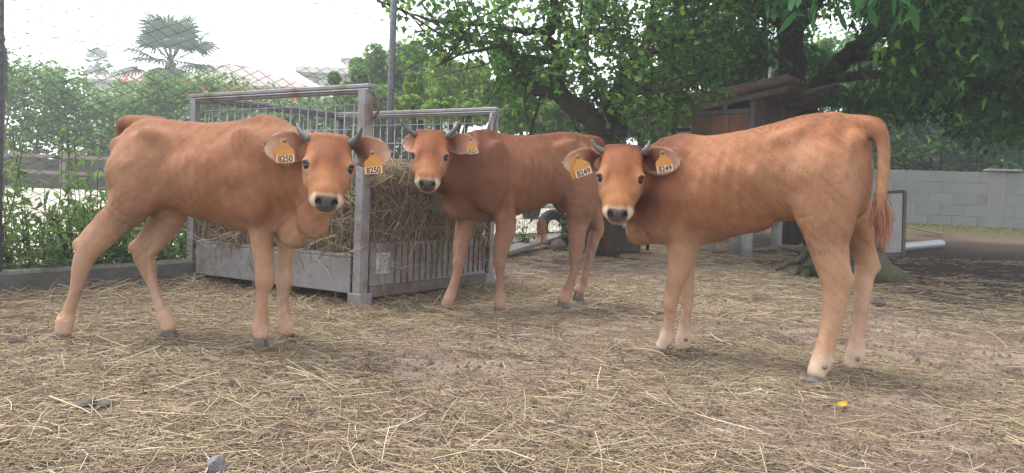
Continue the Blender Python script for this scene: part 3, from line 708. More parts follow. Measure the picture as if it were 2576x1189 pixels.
# hay in the cage: a rough packed core and loose stalks over it
rg = np.random.default_rng(50)
na, nb_, nh = 20, 18, 9; vv = []; ff = []
def hay_top(a, b): return 0.54 + 0.07 * fbm(a * 3, b * 3, 6, 3) + 0.06 * math.sin(math.pi * b / lenC)
def cube_pt(a, b, t):
    q = K(a, b, 0.10 + (hay_top(a, b) - 0.10) * t); return q + (rg.normal(0, 0.008, 3))
grid = {}
def gv(key):
    if key not in grid:
        i, j, k = key; grid[key] = len(vv); vv.append(cube_pt(0.055 + (lenA - 0.11) * i / na, 0.055 + (lenC - 0.11) * j / nb_, k / nh))
    return grid[key]
for i in range(na):
    for j in range(nb_): ff.append([gv((i, j, nh)), gv((i + 1, j, nh)), gv((i + 1, j + 1, nh)), gv((i, j + 1, nh))])
    for k in range(nh):
        ff.append([gv((i, 0, k)), gv((i + 1, 0, k)), gv((i + 1, 0, k + 1)), gv((i, 0, k + 1))]); ff.append([gv((i, nb_, k)), gv((i + 1, nb_, k)), gv((i + 1, nb_, k + 1)), gv((i, nb_, k + 1))])
for j in range(nb_):
    for k in range(nh):
        ff.append([gv((0, j, k)), gv((0, j + 1, k)), gv((0, j + 1, k + 1)), gv((0, j, k + 1))]); ff.append([gv((na, j, k)), gv((na, j + 1, k)), gv((na, j + 1, k + 1)), gv((na, j, k + 1))])
vv = np.array(vv); ff = np.array(ff); ff = np.concatenate([ff[:, [0, 1, 2]], ff[:, [0, 2, 3]]])
N1 = 13000
face = rg.choice(3, N1, p=[0.40, 0.38, 0.22]); root = np.zeros((N1, 3)); dv = rg.normal(0, 1, (N1, 3))
for i in range(N1):
    if face[i] == 0: a, b, t = rg.uniform(0.06, lenA - 0.06), 0.075 - rg.gamma(1.5, 0.018), rg.random() ** 0.8
    elif face[i] == 1: a, b, t = 0.065 - rg.gamma(1.5, 0.018), rg.uniform(0.06, lenC - 0.06), rg.random() ** 0.8
    else: a, b, t = rg.uniform(0.06, lenA - 0.06), rg.uniform(0.06, lenC - 0.06), 1.0 + 0.12 * rg.random() ** 2
    root[i] = K(a, b, 0.12 + (hay_top(a, b) - 0.10) * t)
    pl = (vC, uA, z_)[face[i]]; dv[i] -= 0.9 * (dv[i] @ pl) * pl
hv, hf, hc_ = strands(root, dv, rg.uniform(0.06, 0.24, N1), rg.uniform(0.0008, 0.0020, N1), rg.normal(0, 0.010, (N1, 3)), cols=straw_cols(N1, rg, 0.05) * rg.uniform(0.6, 1.2, (N1, 1)))
cc = np.tile(np.array([0.13, 0.092, 0.06]), (len(vv), 1)) * (0.7 + 0.6 * rg.random((len(vv), 1)))
org = K(lenA / 2, lenC / 2, 0.1)
o = new_mesh_object('hay', np.concatenate([vv, hv]) - org, np.concatenate([ff, hf + len(vv)]), STRAW, None, False, np.concatenate([cc, hc_]))
o.location = tuple(org); tag(o, 'brown hay packed inside the grey mesh cage', 'hay', kind='stuff')

# straw litter over the yard
rg = np.random.default_rng(60)
def straw_mask(x, y):
    m_ = (0.16 + 1.3 * sm(0.40, 0.60, fbm(x * 1.1 + 7, y * 1.1, 15, 3))) * (0.45 + 0.9 * sm(0.38, 0.6, fbm(x * 4.3, y * 4.3 + 2, 18, 3)))
    m_ = m_ * (1 - 0.88 * soil_dark(x, y)) * (1 - sm(7.0, 9.0, y))
    m_ = m_ * (1 - sm(-0.12, 0.02, outside(x, y)))
    bare = np.exp(-(((x - 0.18) / 0.30) ** 2 + ((y - 1.85) / 0.20) ** 2)); m_ = m_ * (1 - 0.85 * bare)
    heap = np.exp(-((((x - Bc[0]) * uA[0] + (y - Bc[1]) * uA[1]) - lenA * 0.4) / 0.9) ** 2 - ((((x - Bc[0]) * vC[0] + (y - Bc[1]) * vC[1]) + 0.15) / 0.35) ** 2)
    return np.clip(m_ + 0.9 * heap, 0, 2)
def scatter(n, y0, y1, wid, pw):
    x = []; y = []
    while sum(map(len, x)) < n:
        yy = y0 + (y1 - y0) * rg.random(n) ** pw; xx = rg.uniform(-1, 1, n) * (0.72 * yy + wid)
        k = rg.random(n) * 1.7 < straw_mask(xx, yy); x.append(xx[k]); y.append(yy[k])
    return np.concatenate(x)[:n], np.concatenate(y)[:n]
def litter(n, y0, y1, pw, l0, l1, r0, r1, sides, seg, zup, tilt):
    x, y = scatter(n, y0, y1, 0.35, pw); z = gz(x, y) + rg.uniform(0.0, zup, n)
    a = rg.uniform(0, 2 * math.pi, n); e = rg.normal(0, tilt, n)
    dv = np.stack([np.cos(a) * np.cos(e), np.sin(a) * np.cos(e), np.sin(e)], 1)
    ln = rg.gamma(3.0, 1.0, n) / 3 * (l1 - l0) * 0.5 + l0
    bend = rg.normal(0, 1, (n, 3)) * (ln * 0.10)[:, None] * np.array([1, 1, 0.25])
    return strands(np.stack([x, y, z], 1), dv, ln, rg.uniform(r0, r1, n), bend, sides, seg, straw_cols(n, rg))
sets = [litter(42000, 1.35, 4.3, 1.15, 0.02, 0.15, 0.0005, 0.0012, 3, 2, 0.012, 0.10), litter(1500, 1.35, 5.0, 1.2, 0.10, 0.32, 0.0009, 0.0018, 3, 3, 0.022, 0.14),
        litter(24000, 3.6, 8.2, 1.0, 0.04, 0.20, 0.0010, 0.0020, 3, 1, 0.012, 0.10), litter(75000, 1.35, 4.2, 1.2, 0.006, 0.035, 0.0005, 0.0011, 3, 1, 0.006, 0.15)]
# heaps pulled out round the cage and along the kerb
n = 6500; s_ = rg.uniform(-0.2, lenA + 0.15, n); w_ = -np.abs(rg.normal(0, 0.16, n)) + 0.06; side_ = rg.random(n) < 0.45
sp = rg.uniform(0.12, lenC + 0.2, n)
q = np.where(side_[:, None], Bc + uA * s_[:, None] + vC * w_[:, None], Bc + uA * w_[:, None] * 1.2 + vC * sp[:, None])
hgt = 0.075 * np.exp(-(w_ / 0.16) ** 2) * rg.random(n) * np.where(side_, 0.18, 0.30)
a = rg.uniform(0, 2 * math.pi, n); e = rg.normal(0, 0.3, n)
q[:, 2] = gz(q[:, 0], q[:, 1]) + hgt
dv = np.stack([np.cos(a) * np.cos(e), np.sin(a) * np.cos(e), np.sin(e)], 1); ln = rg.uniform(0.05, 0.22, n)
sets.append(strands(q, dv, ln, rg.uniform(0.0007, 0.0016, n), rg.normal(0, 1, (n, 3)) * (ln * 0.10)[:, None], 3, 2, straw_cols(n, rg)))
n = 2600; s_ = rg.uniform(-1.6, 1.9, n); w_ = -0.09 - np.abs(rg.normal(0, 0.14, n)); p2 = FP[1] + np.outer(s_, FT) + np.outer(w_, FN)
q = np.concatenate([p2, (gz(p2[:, 0], p2[:, 1]) + 0.06 * rg.random(n) * np.exp(-((w_ + 0.09) / 0.15) ** 2))[:, None]], 1)
a = rg.uniform(0, 2 * math.pi, n); e = rg.normal(0, 0.25, n); dv = np.stack([np.cos(a) * np.cos(e), np.sin(a) * np.cos(e), np.sin(e)], 1); ln = rg.uniform(0.05, 0.24, n)
sets.append(strands(q, dv, ln, rg.uniform(0.0007, 0.0016, n), rg.normal(0, 1, (n, 3)) * (ln * 0.10)[:, None], 3, 2, straw_cols(n, rg)))
Vs, Fs, Cs, k = [], [], [], 0
for v, f, c in sets: Vs.append(v); Fs.append(f + k); Cs.append(c); k += len(v)
o = new_mesh_object('straw_litter', np.concatenate(Vs), np.concatenate(Fs), STRAW, None, False, np.concatenate(Cs)); tag(o, 'loose straw strewn over the yard', 'straw', kind='stuff')
# crumbs of earth
rg = np.random.default_rng(61); n = 26000
x, y = rg.uniform(-1, 1, n), 1.35 + 4.5 * rg.random(n) ** 1.4; x = x * (0.72 * y + 0.3); s_ = rg.gamma(1.6, 0.0022, n) + 0.001
c = np.stack([x, y, gz(x, y) + s_ * 0.3], 1); V8 = nrm(np.array([(1, 0, -.3), (-.5, .85, -.3), (-.5, -.85, -.3), (0, 0, 1.0), (.6, .6, .5)]))
v = c[:, None] + V8[None] * s_[:, None, None] * rg.uniform(0.7, 1.3, (n, 5, 1)); f = np.array([(0, 1, 4), (1, 3, 4), (0, 4, 3), (1, 2, 3), (2, 0, 3)])[None] + np.arange(n)[:, None, None] * 5
col = np.repeat(np.array([0.24, 0.18, 0.14]) * rg.uniform(0.6, 1.3, (n, 1)), 5, 0)
o = new_mesh_object('earth_crumbs', v.reshape(-1, 3), f.reshape(-1, 3), DIRT, None, True, col); tag(o, 'crumbs of dry earth among the straw', 'soil', kind='stuff')

# ---------------------------------------------------------------- animal hutch with corrugated roof
BOARD = material('red_brown_board', (0.30, 0.145, 0.10), 0.85, 0.35, 5, bump=0.3, bscale=30, stretch=(1, 1, 0.2), col3=(0.10, 0.075, 0.06), scale3=3)
GREYWOOD = material('grey_old_wood', (0.20, 0.165, 0.14), 0.9, 0.4, 7, bump=0.5, bscale=30, stretch=(1, 1, 0.15))
BLUEWOOD = material('faded_blue_wood', (0.19, 0.21, 0.20), 0.85, 0.35, 8, bump=0.3, bscale=30, stretch=(1, 1, 0.2))
FIBRE = material('mossy_fibre_cement', (0.30, 0.235, 0.195), 0.95, 0.35, 7, bump=0.5, bscale=40, col3=(0.085, 0.105, 0.045), scale3=4, th3=(0.5, 0.68))
CONC = material('pale_concrete', (0.32, 0.305, 0.29), 0.95, 0.25, 8, bump=0.4, bscale=40)
kq = P(1890, 400, 6.8); kl = P(1735, 400, 7.15); kr = P(1992, 400, 7.9)
gb = float(base_z(7.2)); kq[2] = kl[2] = kr[2] = gb
hut = empty('animal_hutch', (kq + kl + kr) / 3, 'small raised wooden hutch with a mossy corrugated roof under the dark tree', 'hutch')
e1 = kl - kq; e2 = kr - kq; n1 = nrm(np.cross(e1, z_)); n1 = n1 if n1 @ FW < 0 else -n1; n2 = nrm(np.cross(e2, z_)); n2 = n2 if n2 @ FW < 0 else -n2
zb, zt1 = 0.42, 1.39
def wallboard(name, a, e, s0, s1, z0, z1, nn, th, mt, par=hut, out=0.0):
    c0 = a + e * s0; c1 = a + e * s1
    return MB().box((c0 + c1) / 2 + z_ * (z0 + z1) / 2 + nn * (out - th / 2), (c1 - c0) / 2, nn * th / 2, z_ * (z1 - z0) / 2).build(name, mt, par, bevel=0.003)
for k in range(3): wallboard('board', kq, e1, 0.07 + k * 0.305, 0.07 + (k + 1) * 0.305 - 0.008, zb, zt1 - 0.10, n1, 0.02, BOARD)
wallboard('top_frame', kq, e1, 0.0, 1.0, zt1 - 0.095, zt1 - 0.05, n1, 0.03, BLUEWOOD, out=0.008)
wallboard('corner_post', kq, e1, -0.012, 0.06, zb, zt1 + 0.05, n1, 0.04, BLUEWOOD, out=0.012)
for k in range(5): wallboard('board', kq, e2, 0.02 + k * 0.195, 0.02 + (k + 1) * 0.195 - 0.012, zb, zt1 + 0.08, n2, 0.02, GREYWOOD)
dr = wallboard('door', kq, e2, 0.30, 0.78, zb + 0.06, zt1 - 0.12, n2, 0.02, GREYWOOD, out=0.024)
wallboard('door_bar', kq, e2, 0.28, 0.80, zt1 - 0.22, zt1 - 0.17, n2, 0.015, GREYWOOD, dr, out=0.04); wallboard('hasp', kq, e2, 0.52, 0.58, zt1 - 0.36, zt1 - 0.28, n2, 0.012, RUST, dr, out=0.045)
bk = kl + e2
wallboard('back_board', kl, e2, 0.0, 1.0, zb, zt1 + 0.05, nrm(e1), 0.02, GREYWOOD); wallboard('back_board', kr, e1, 0.0, 1.0, zb, zt1 + 0.05, -n1, 0.02, GREYWOOD)
MB().box((kq + bk) / 2 + z_ * (zb - 0.02), e1 * 0.5, e2 * 0.5, z_ * 0.02).build('floor', GREYWOOD, hut)
for q in (kq + e1 * 0.25 + e2 * 0.1, kq + e1 * 0.75 + e2 * 0.2, kq + e1 * 0.1 + e2 * 0.85, kq + e1 * 0.85 + e2 * 0.85, kq + e1 * 0.02 + e2 * 0.02):
    MB().tube([q + z_ * -0.05, q + z_ * (zb - 0.045)], 0.055, 12).build('concrete_leg', CONC, hut, True)
FL, FR, BR = P(1668, 268, 6.75), P(1986, 199, 6.45), P(2118, 254, 8.3)
ew = FR - FL; ed = BR - FR; rn = nrm(np.cross(ew, ed)); rn = rn if rn[2] > 0 else -rn
for k in range(3):                                   # three sheets, the corrugations running along the slope
    n_ = 67; V, Fq = [], []; s0, s1 = k / 3 - (0.015 if k else 0), (k + 1) / 3
    off = rn * (0.012 * (2 - k)); ext = (0.0, 0.05, 0.02)[k]
    for i in range(n_):
        t = s0 + (s1 - s0) * i / (n_ - 1); h_ = 0.022 * math.cos(t * 3 * 5.5 * 2 * math.pi / 1.0)
        for u_ in (-0.01, 1.0 - ext): V += [FL + ed * t + ew * u_ + rn * h_ + off, FL + ed * t + ew * u_ + rn * (h_ - 0.008) + off]
    for i in range(n_ - 1):
        a = i * 4; b = a + 4; Fq += [(a, b, b + 2, a + 2), (a + 1, a + 3, b + 3, b + 1), (a, a + 1, b + 1, b), (a + 2, b + 2, b + 3, a + 3)]
    Fq += [(0, 2, 3, 1), ((n_ - 1) * 4, (n_ - 1) * 4 + 1, (n_ - 1) * 4 + 3, (n_ - 1) * 4 + 2)]
    MB().add(V, Fq).build('roof_sheet', FIBRE, hut, True)
MB().tube([FR + ed * 0.35 + ew * -0.3 - rn * 0.05, FR + ed * 0.35 + ew * 0.22 - rn * 0.03], 0.028, 8).build('roof_pole', GREYWOOD, hut, True)
for t in (0.1, 0.8): MB().bar(FL + ed * t + ew * 0.08 - rn * 0.05, FL + ed * t + ew * 0.92 - rn * 0.05, 0.05, 0.05).build('rafter', GREYWOOD, hut)
# pole and wire netting beside the hutch
rn_ = empty('netting_run', G(1680, 560), 'small wire netting run with a pale pole left of the hutch', 'run')
MB().tube([P(1588, 309, 6.7), P(1645, 300, 6.75), P(1702, 291, 6.8)], [0.022, 0.024, 0.022], 8).build('pole', material('pale_stripped_wood', (0.36, 0.32, 0.28), 0.85, 0.25, 10, bump=0.3), rn_, True)
MB().tube([P(1690, 345, 7.0), P(1692, 328, 7.0), P(1735, 326, 7.05)], 0.02, 8).build('dark_rail', BARK, rn_, True)
for px in (1640, 1700): q = P(px, 400, 7.05); q[2] = float(base_z(q[1])); MB().tube([q, P(px, 296 if px > 1650 else 305, 7.05)], 0.016, 6).build('stake', BARK, rn_, True)
A, Bq = [], []
for i in range(26):
    for s_ in (-1, 1):
        x0 = 1600 + i * 6; pa, pb = P(x0, 300, 7.1), P(x0 + s_ * 62, 362, 7.1); A.append(pa); Bq.append(pb)
v, f = wire_tris(A, Bq, 0.0014); o = new_mesh_object('netting', v - world_loc(rn_), f, WIRE, rn_); o['kind'] = 'stuff'
MB().tube([P(1756, 300, 7.3), P(1755, 190, 7.3)], 0.012, 6).build('thin_post', BARK, rn_, True)

# ---------------------------------------------------------------- concrete block wall on the right
BLOCK = [material('grey_block_%s' % k, c, 0.95, 0.12, 4, bump=0.3, bscale=60, spec=0.15, col3=(0.21, 0.21, 0.205), scale3=1.6, th3=(0.50, 0.75)) for k, c in zip('abc', ((0.245, 0.25, 0.255), (0.23, 0.235, 0.24), (0.26, 0.26, 0.26)))]
w0 = np.array([4.4, 14.3]); w1 = np.array([11.6, 12.75]); wt = nrm(w1 - w0); wn = np.array([wt[1], -wt[0]])
wz = 0.415; W3 = lambda s_, o_, z: np.array([w0[0] + wt[0] * s_ + wn[0] * o_, w0[1] + wt[1] * s_ + wn[1] * o_, wz + z])
wall = empty('block_wall', W3(3.6, 0, 0), 'grey concrete block wall closing the right end of the yard', 'wall')
t3, n3 = np.array([wt[0], wt[1], 0]), np.array([wn[0], wn[1], 0]); Lw = float(np.linalg.norm(w1 - w0))
MB().box(W3(Lw / 2, 0, 0.49), t3 * Lw / 2, n3 * 0.0955, z_ * 0.502).build('mortar', material('grey_mortar', (0.205, 0.205, 0.20), 0.95, 0.15, 10), wall)
rg = np.random.default_rng(70)
bl_m = {}
for r_ in range(5):
    x = -0.2 if r_ % 2 else 0.0
    while x < Lw:
        x0, x1 = max(x, 0.0), min(x + 0.392, Lw); key = (round(x1 - x0, 3), int(rg.integers(0, 3)))
        if x1 - x0 > 0.05:
            if key not in bl_m:
                o = MB().box((0, 0, 0), t3 * (x1 - x0) / 2, n3 * 0.1, z_ * 0.096).build('block', BLOCK[key[1]], None, bevel=0.003); bl_m[key] = o
            else:
                o = bl_m[key].copy(); COL.objects.link(o)
            o.parent = wall; o.location = tuple(W3((x0 + x1) / 2, rg.normal(0, 0.003), 0.096 + r_ * 0.2) - world_loc(wall))
        x += 0.4
ps = 4.28
MB().box(W3(ps, 0.02, 0.50), t3 * 0.14, n3 * 0.09, z_ * 0.52).build('pilaster', BLOCK[2], wall, bevel=0.008)
MB().box(W3(ps + 0.10, 0.05, 1.035), t3 * 0.27, n3 * 0.13, z_ * 0.018).build('cap_slab', CONC, wall, bevel=0.006)

# ---------------------------------------------------------------- things lying about the yard
def rock(name, label, px, py, r, col, seed, squash=0.7, cat='stone', d=None, sink=0.25, group=None):
    rg = np.random.default_rng(seed); c = G(px, py); c[2] = float(gz(c[0], c[1])); V, F_ = [], []
    nu, nv = 12, 8
    for i in range(nv + 1):
        for j in range(nu):
            a, b = math.pi * i / nv, 2 * math.pi * j / nu; q = np.array([math.sin(a) * math.cos(b), math.sin(a) * math.sin(b), math.cos(a)])
            V.append(q)
    V = np.array(V); cut = nrm(rg.normal(0, 1, (7, 3)))
    for n_ in cut: dd = V @ n_; V = V - np.maximum(dd - 0.72, 0)[:, None] * n_
    V = V * np.array([1.0, 0.9, squash]) * r + np.array([0, 0, r * squash * (1 - sink)])
    for i in range(nv):
        for j in range(nu): F_.append((i * nu + j, (i + 1) * nu + j, (i + 1) * nu + (j + 1) % nu, i * nu + (j + 1) % nu))
    o = new_mesh_object(name, V, F_, material('stone_%d' % seed, col, 0.9, 0.3, 25, bump=0.6, bscale=60), None); o.location = tuple(c); o.rotation_euler = (0.1, 0.15, seed)
    return tag(o, label, cat, group)
rock('stone', 'grey angular stone at the bottom edge of the photo', 540, 1196, 0.023, (0.24, 0.225, 0.24), 101, 0.95)
rock('stone', 'half buried brown stone between the right calf hind hooves', 2208, 768, 0.055, (0.15, 0.125, 0.11), 102, 0.6)
rock('stone', 'brown stone among the planks behind the middle calf', 1404, 634, 0.075, (0.17, 0.135, 0.12), 103, 0.9)
for k, (px, py, r_) in enumerate([(215, 1020, 0.035), (265, 1025, 0.025), (745, 1000, 0.022), (770, 905, 0.026), (40, 860, 0.03), (1430, 745, 0.03)]):
    rock('earth_clod', ['large flat clod of grey earth at the left, near the bottom', 'smaller clod beside the large flat clod at the left', 'round grey clod below the left calf, front and centre', 'dark clod just behind the left calf front hooves', 'dark clod at the left edge beside the kerb', 'clod near the middle calf hind hooves'][k], px, py, r_, (0.14, 0.115, 0.105), 110 + k, 0.5, 'clod', group='clods of earth on the yard')
c = G(2115, 1030); lm = MB(); lv = []
for i in range(7):
    t = i / 6; w_ = 0.010 * math.sin(math.pi * (t * 0.92 + 0.05)) ** 0.8
    lv += [(t * 0.040 - 0.02, -w_, 0.006 + 0.012 * t * t), (t * 0.040 - 0.02, 0, 0.003 + 0.010 * t * t), (t * 0.040 - 0.02, w_, 0.008 + 0.012 * t * t)]
lm.add(lv, [(i * 3 + k, i * 3 + k + 1, i * 3 + k + 4, i * 3 + k + 3) for i in range(6) for k in range(2)])
o = lm.top('fallen_leaf', material('yellow_leaf', (0.55, 0.34, 0.03), 0.6, 0.25, 40), (0, 0, 0), True); o.location = (c[0], c[1], float(gz(c[0], c[1])) + 0.012); o.rotation_euler = (0.25, 0.1, 0.5)
tag(o, 'single bright yellow leaf fallen on the straw', 'leaf')
# planks behind the middle calf
def plank(name, label, p0, p1, w_, th, mt, lift=0.0, group=None, cat='plank'):
    a, b = np.array(p0, float), np.array(p1, float)
    o = MB().bar(a, b, w_, th).top(name, mt, (a + b) / 2, bevel=0.004); return tag(o, label, cat, group)
a, b = G(1262, 652), G(1440, 604); a[2] += 0.06; b[2] += 0.10
plank('plank', 'long grey weathered plank lying behind the middle calf', a, b, 0.16, 0.035, material('silver_wood', (0.30, 0.255, 0.235), 0.9, 0.3, 9, bump=0.4, stretch=(1, 1, 1)))
a, b = G(1240, 645), G(1300, 612); a[2] += 0.05; b[2] += 0.05
plank('plank', 'darker board under the grey plank, beside the cage corner', a, b, 0.2, 0.04, GREYWOOD)
a, b = G(1400, 630), G(1468, 640); a[2] += 0.03; b[2] += 0.02
o = MB().tube([a, (a + b) / 2, b], [0.022, 0.024, 0.02], 8).top('wooden_pole', GREYWOOD, (a + b) / 2, True); tag(o, 'short pale pole behind the middle calf hind legs', 'pole')
# black tyre
c = G(1395, 612); c[2] += 0.14; mb = MB(); R_, r_ = 0.15, 0.055; V, F_ = [], []
ax_ = nrm(np.array([0.5, -0.8, 0.25])); b1 = nrm(np.cross(ax_, z_)); b2 = np.cross(ax_, b1)
for i in range(28):
    for j in range(10):
        A_, B_ = 2 * math.pi * i / 28, 2 * math.pi * j / 10; rr = R_ + r_ * math.cos(B_) * (1.0 if j % 2 else 0.94); V.append(c + (b1 * math.cos(A_) + b2 * math.sin(A_)) * rr + ax_ * r_ * 1.1 * math.sin(B_))
for i in range(28):
    for j in range(10): F_.append((i * 10 + j, ((i + 1) % 28) * 10 + j, ((i + 1) % 28) * 10 + (j + 1) % 10, i * 10 + (j + 1) % 10))
o = mb.add(V, F_).top('old_tyre', material('black_rubber', (0.022, 0.022, 0.024), 0.7, 0.3, 20, bump=0.4), c - z_ * 0.14, True); tag(o, 'black rubber tyre leaning behind the middle calf belly', 'tyre')
# small plants beyond
for k, (px, py, d, lb_) in enumerate([(1312, 600, 6.6, 'thin sprig growing beside the planks, right of the cage'), (1425, 605, 7.0, 'small green plant beside the black tyre')]):
    c = P(px, py, d); c[2] = float(base_z(c[1])); rg = np.random.default_rng(200 + k); A, Bq, LPp = [], [], []
    for i in range(12):
        tpp = c + np.array([rg.normal(0, 0.07), rg.normal(0, 0.05), rg.uniform(0.12, 0.30)]); A.append(c); Bq.append(tpp)
        for q in range(7): LPp.append(c + (tpp - c) * rg.uniform(0.3, 1.05) + rg.normal(0, 0.02, 3))
    pl = empty('small_plant', c, lb_, 'plant', 'small plants in the yard')
    v, f = wire_tris(A, Bq, 0.002); new_mesh_object('stem', v - c, f, BARK, pl)
    foliage('leaves', np.array(LPp), 0.05, 0.014, leaf_cols(len(LPp), (0.06, 0.12, 0.04), (0.11, 0.19, 0.06), rg=rg), pl, rg=rg)
# dark trough with a pale slab, behind the right calf's head
c = G(1560, 632); c2 = G(1515, 640)
o = MB().box(c + z_ * 0.10, RT * 0.17, np.array([0, 0.12, 0]), z_ * 0.10).box(c + z_ * 0.205, RT * 0.18, np.array([0, 0.13, 0]), z_ * 0.012).top('stone_trough', material('dark_stone', (0.085, 0.072, 0.066), 0.9, 0.35, 12, bump=0.5), c, bevel=0.012); tag(o, 'low dark stone trough behind the right calf head', 'trough')
o = MB().box(c + z_ * 0.232 + RT * 0.07, RT * 0.07, np.array([0, 0.06, 0]), z_ * 0.013).top('pale_slab', CONC, c + z_ * 0.218, bevel=0.005); tag(o, 'pale slab lying on the dark stone trough', 'slab')
o = MB().tube([c2 + z_ * -0.02, c2 + z_ * 0.13, c2 + z_ * 0.26], [0.07, 0.066, 0.06], 12).top('wooden_stump', GREYWOOD, c2, True); tag(o, 'short upright stump post between the middle and right calves', 'stump')
# uprooted stump and its trunk piece behind the right calf's hind legs
rg = np.random.default_rng(81); MOSSBARK = material('mossy_rotten_wood', (0.10, 0.082, 0.066), 0.95, 0.5, 10, bump=1.0, bscale=24, stretch=(1, 1, 1), col3=(0.085, 0.095, 0.045), scale3=6, th3=(0.45, 0.65))
s0, s1 = G(2010, 690), G(2280, 715); sr = empty('uprooted_stump', (s0 + s1) / 2, 'mossy uprooted tree stump lying behind the right calf hind legs', 'stump')
mb = MB(); pts_ = [s0 + (s1 - s0) * t + z_ * (0.13 - 0.09 * t) + rg.normal(0, 0.012, 3) for t in np.linspace(0, 1, 12)]
mb.tube(pts_, [0.05, 0.12, 0.15, 0.155, 0.15, 0.15, 0.145, 0.14, 0.13, 0.11, 0.09, 0.05] * rg.uniform(0.9, 1.12, 12), 16); mb.build('log', MOSSBARK, sr, True)
for i in range(16):
    a = rg.uniform(0, 6.28); q = s0 + (s1 - s0) * rg.uniform(0.02, 0.3) + z_ * 0.13; dv = nrm(np.array([rg.normal(-0.5, 0.5), rg.normal(-0.3, 0.5), rg.normal(0, 0.6)])); l_ = rg.uniform(0.12, 0.28)
    e_ = q + dv * l_; e_[2] = max(e_[2], float(base_z(e_[1])) + 0.01)
    MB().tube([q, (q + e_) / 2 + rg.normal(0, 0.03, 3), e_], [0.05, 0.032, 0.010], 7).build('root', MOSSBARK, sr, True)
# metal-framed panel and galvanised pipe
GALV = material('galvanised_steel', (0.42, 0.44, 0.46), 0.45, 0.2, 12, metal=0.5, spec=0.5)
pf = empty('framed_panel', G(2262, 640), 'upright grey panel in a dark metal frame behind the right calf tail', 'panel')
q = [P(2225, 485, 7.6), P(2276, 482, 7.5), P(2272, 640, 7.5), P(2221, 640, 7.6)]
for i, j in ((0, 1), (1, 2), (2, 3), (3, 0)): MB().bar(q[i], q[j], 0.03, 0.03, up=(0, 1, 0.01)).build('frame_bar', RUST, pf)
cq = sum(q) / 4; MB().box(cq + FW * 0.006, (q[1] - q[0]) * 0.44, FW * 0.006, (q[0] - q[3]) * 0.46).build('sheet', GALV, pf)
a, b = G(2238, 634), G(2368, 622); a[2] += 0.045; b[2] += 0.05
n_ = 14; o = MB().tube([a + (b - a) * t for t in (0, 0.03, 0.97, 1)], [0.045, 0.05, 0.05, 0.045], n_).top('steel_pipe', GALV, (a + b) / 2 - z_ * 0.05, True); tag(o, 'galvanised steel pipe lying on the dark soil near the wall', 'pipe')
a, b = G(2290, 590), G(2370, 596); a[2] += 0.10; b[2] += 0.03
plank('plank', 'dark thin board propped near the wall above the pipe', a, b, 0.12, 0.02, GREYWOOD)
o = rock('stone', 'small white stone on the grass below the block wall', 2412, 566, 0.05, (0.62, 0.60, 0.56), 120, 0.5)
# short grass and moss below the wall
rg = np.random.default_rng(95); n = 5200; s_ = rg.uniform(0.0, Lw, n); w_ = 0.15 + 1.7 * rg.random(n) ** 1.5; q = np.stack([w0[0] + wt[0] * s_ + wn[0] * w_, w0[1] + wt[1] * s_ + wn[1] * w_], 1)
q = np.concatenate([q, (gz(q[:, 0], q[:, 1]) + 0.012)[:, None]], 1)
v, f = leaf_mesh(q, 0.07, 0.006, rg=rg, up=0.0, hang=-0.6)
o = new_mesh_object('short_grass', v - q[0], f, LEAF, None, False, leaf_cols(n, (0.12, 0.14, 0.035), (0.19, 0.20, 0.06), (0.28, 0.25, 0.12), 0.2, rg)); o.location = tuple(q[0]); tag(o, 'strip of short yellowish grass at the foot of the block wall', 'grass', kind='stuff')
# ================================================================ CALVES
NOSE = material('wet_nose', attr=True, rough=0.33, var=0.2, scale=90, spec=0.5, bump=0.35, bscale=220)
COAT = material('calf_coat', attr=True, rough=0.68, var=0.10, scale=26, spec=0.14, sheen=0.0, bump=0.12, bscale=160)
HORN = material('dark_horn', (0.12, 0.115, 0.115), 0.45, 0.3, 30, bump=0.1, bscale=80)
HOOF = material('grey_hoof', (0.15, 0.135, 0.125), 0.6, 0.3, 25, bump=0.15, bscale=60)
DEW = material('brown_horn', (0.27, 0.21, 0.185), 0.7, 0.35, 40, bump=0.2)
EYE = material('dark_eye', (0.012, 0.009, 0.008), 0.08, 0.2, 20, spec=0.6)
EARM = material('ear_skin', attr=True, rough=0.65, var=0.1, scale=40, spec=0.2, trans=0.12)
TAGM = material('orange_tag_plastic', (0.58, 0.26, 0.055), 0.5, 0.22, 60, spec=0.35)
BANDM = material('pale_tag_band', (0.72, 0.50, 0.32), 0.5, 0.15, 70, spec=0.35)
INK = material('black_ink', (0.02, 0.018, 0.018), 0.6, 0.1, 20)

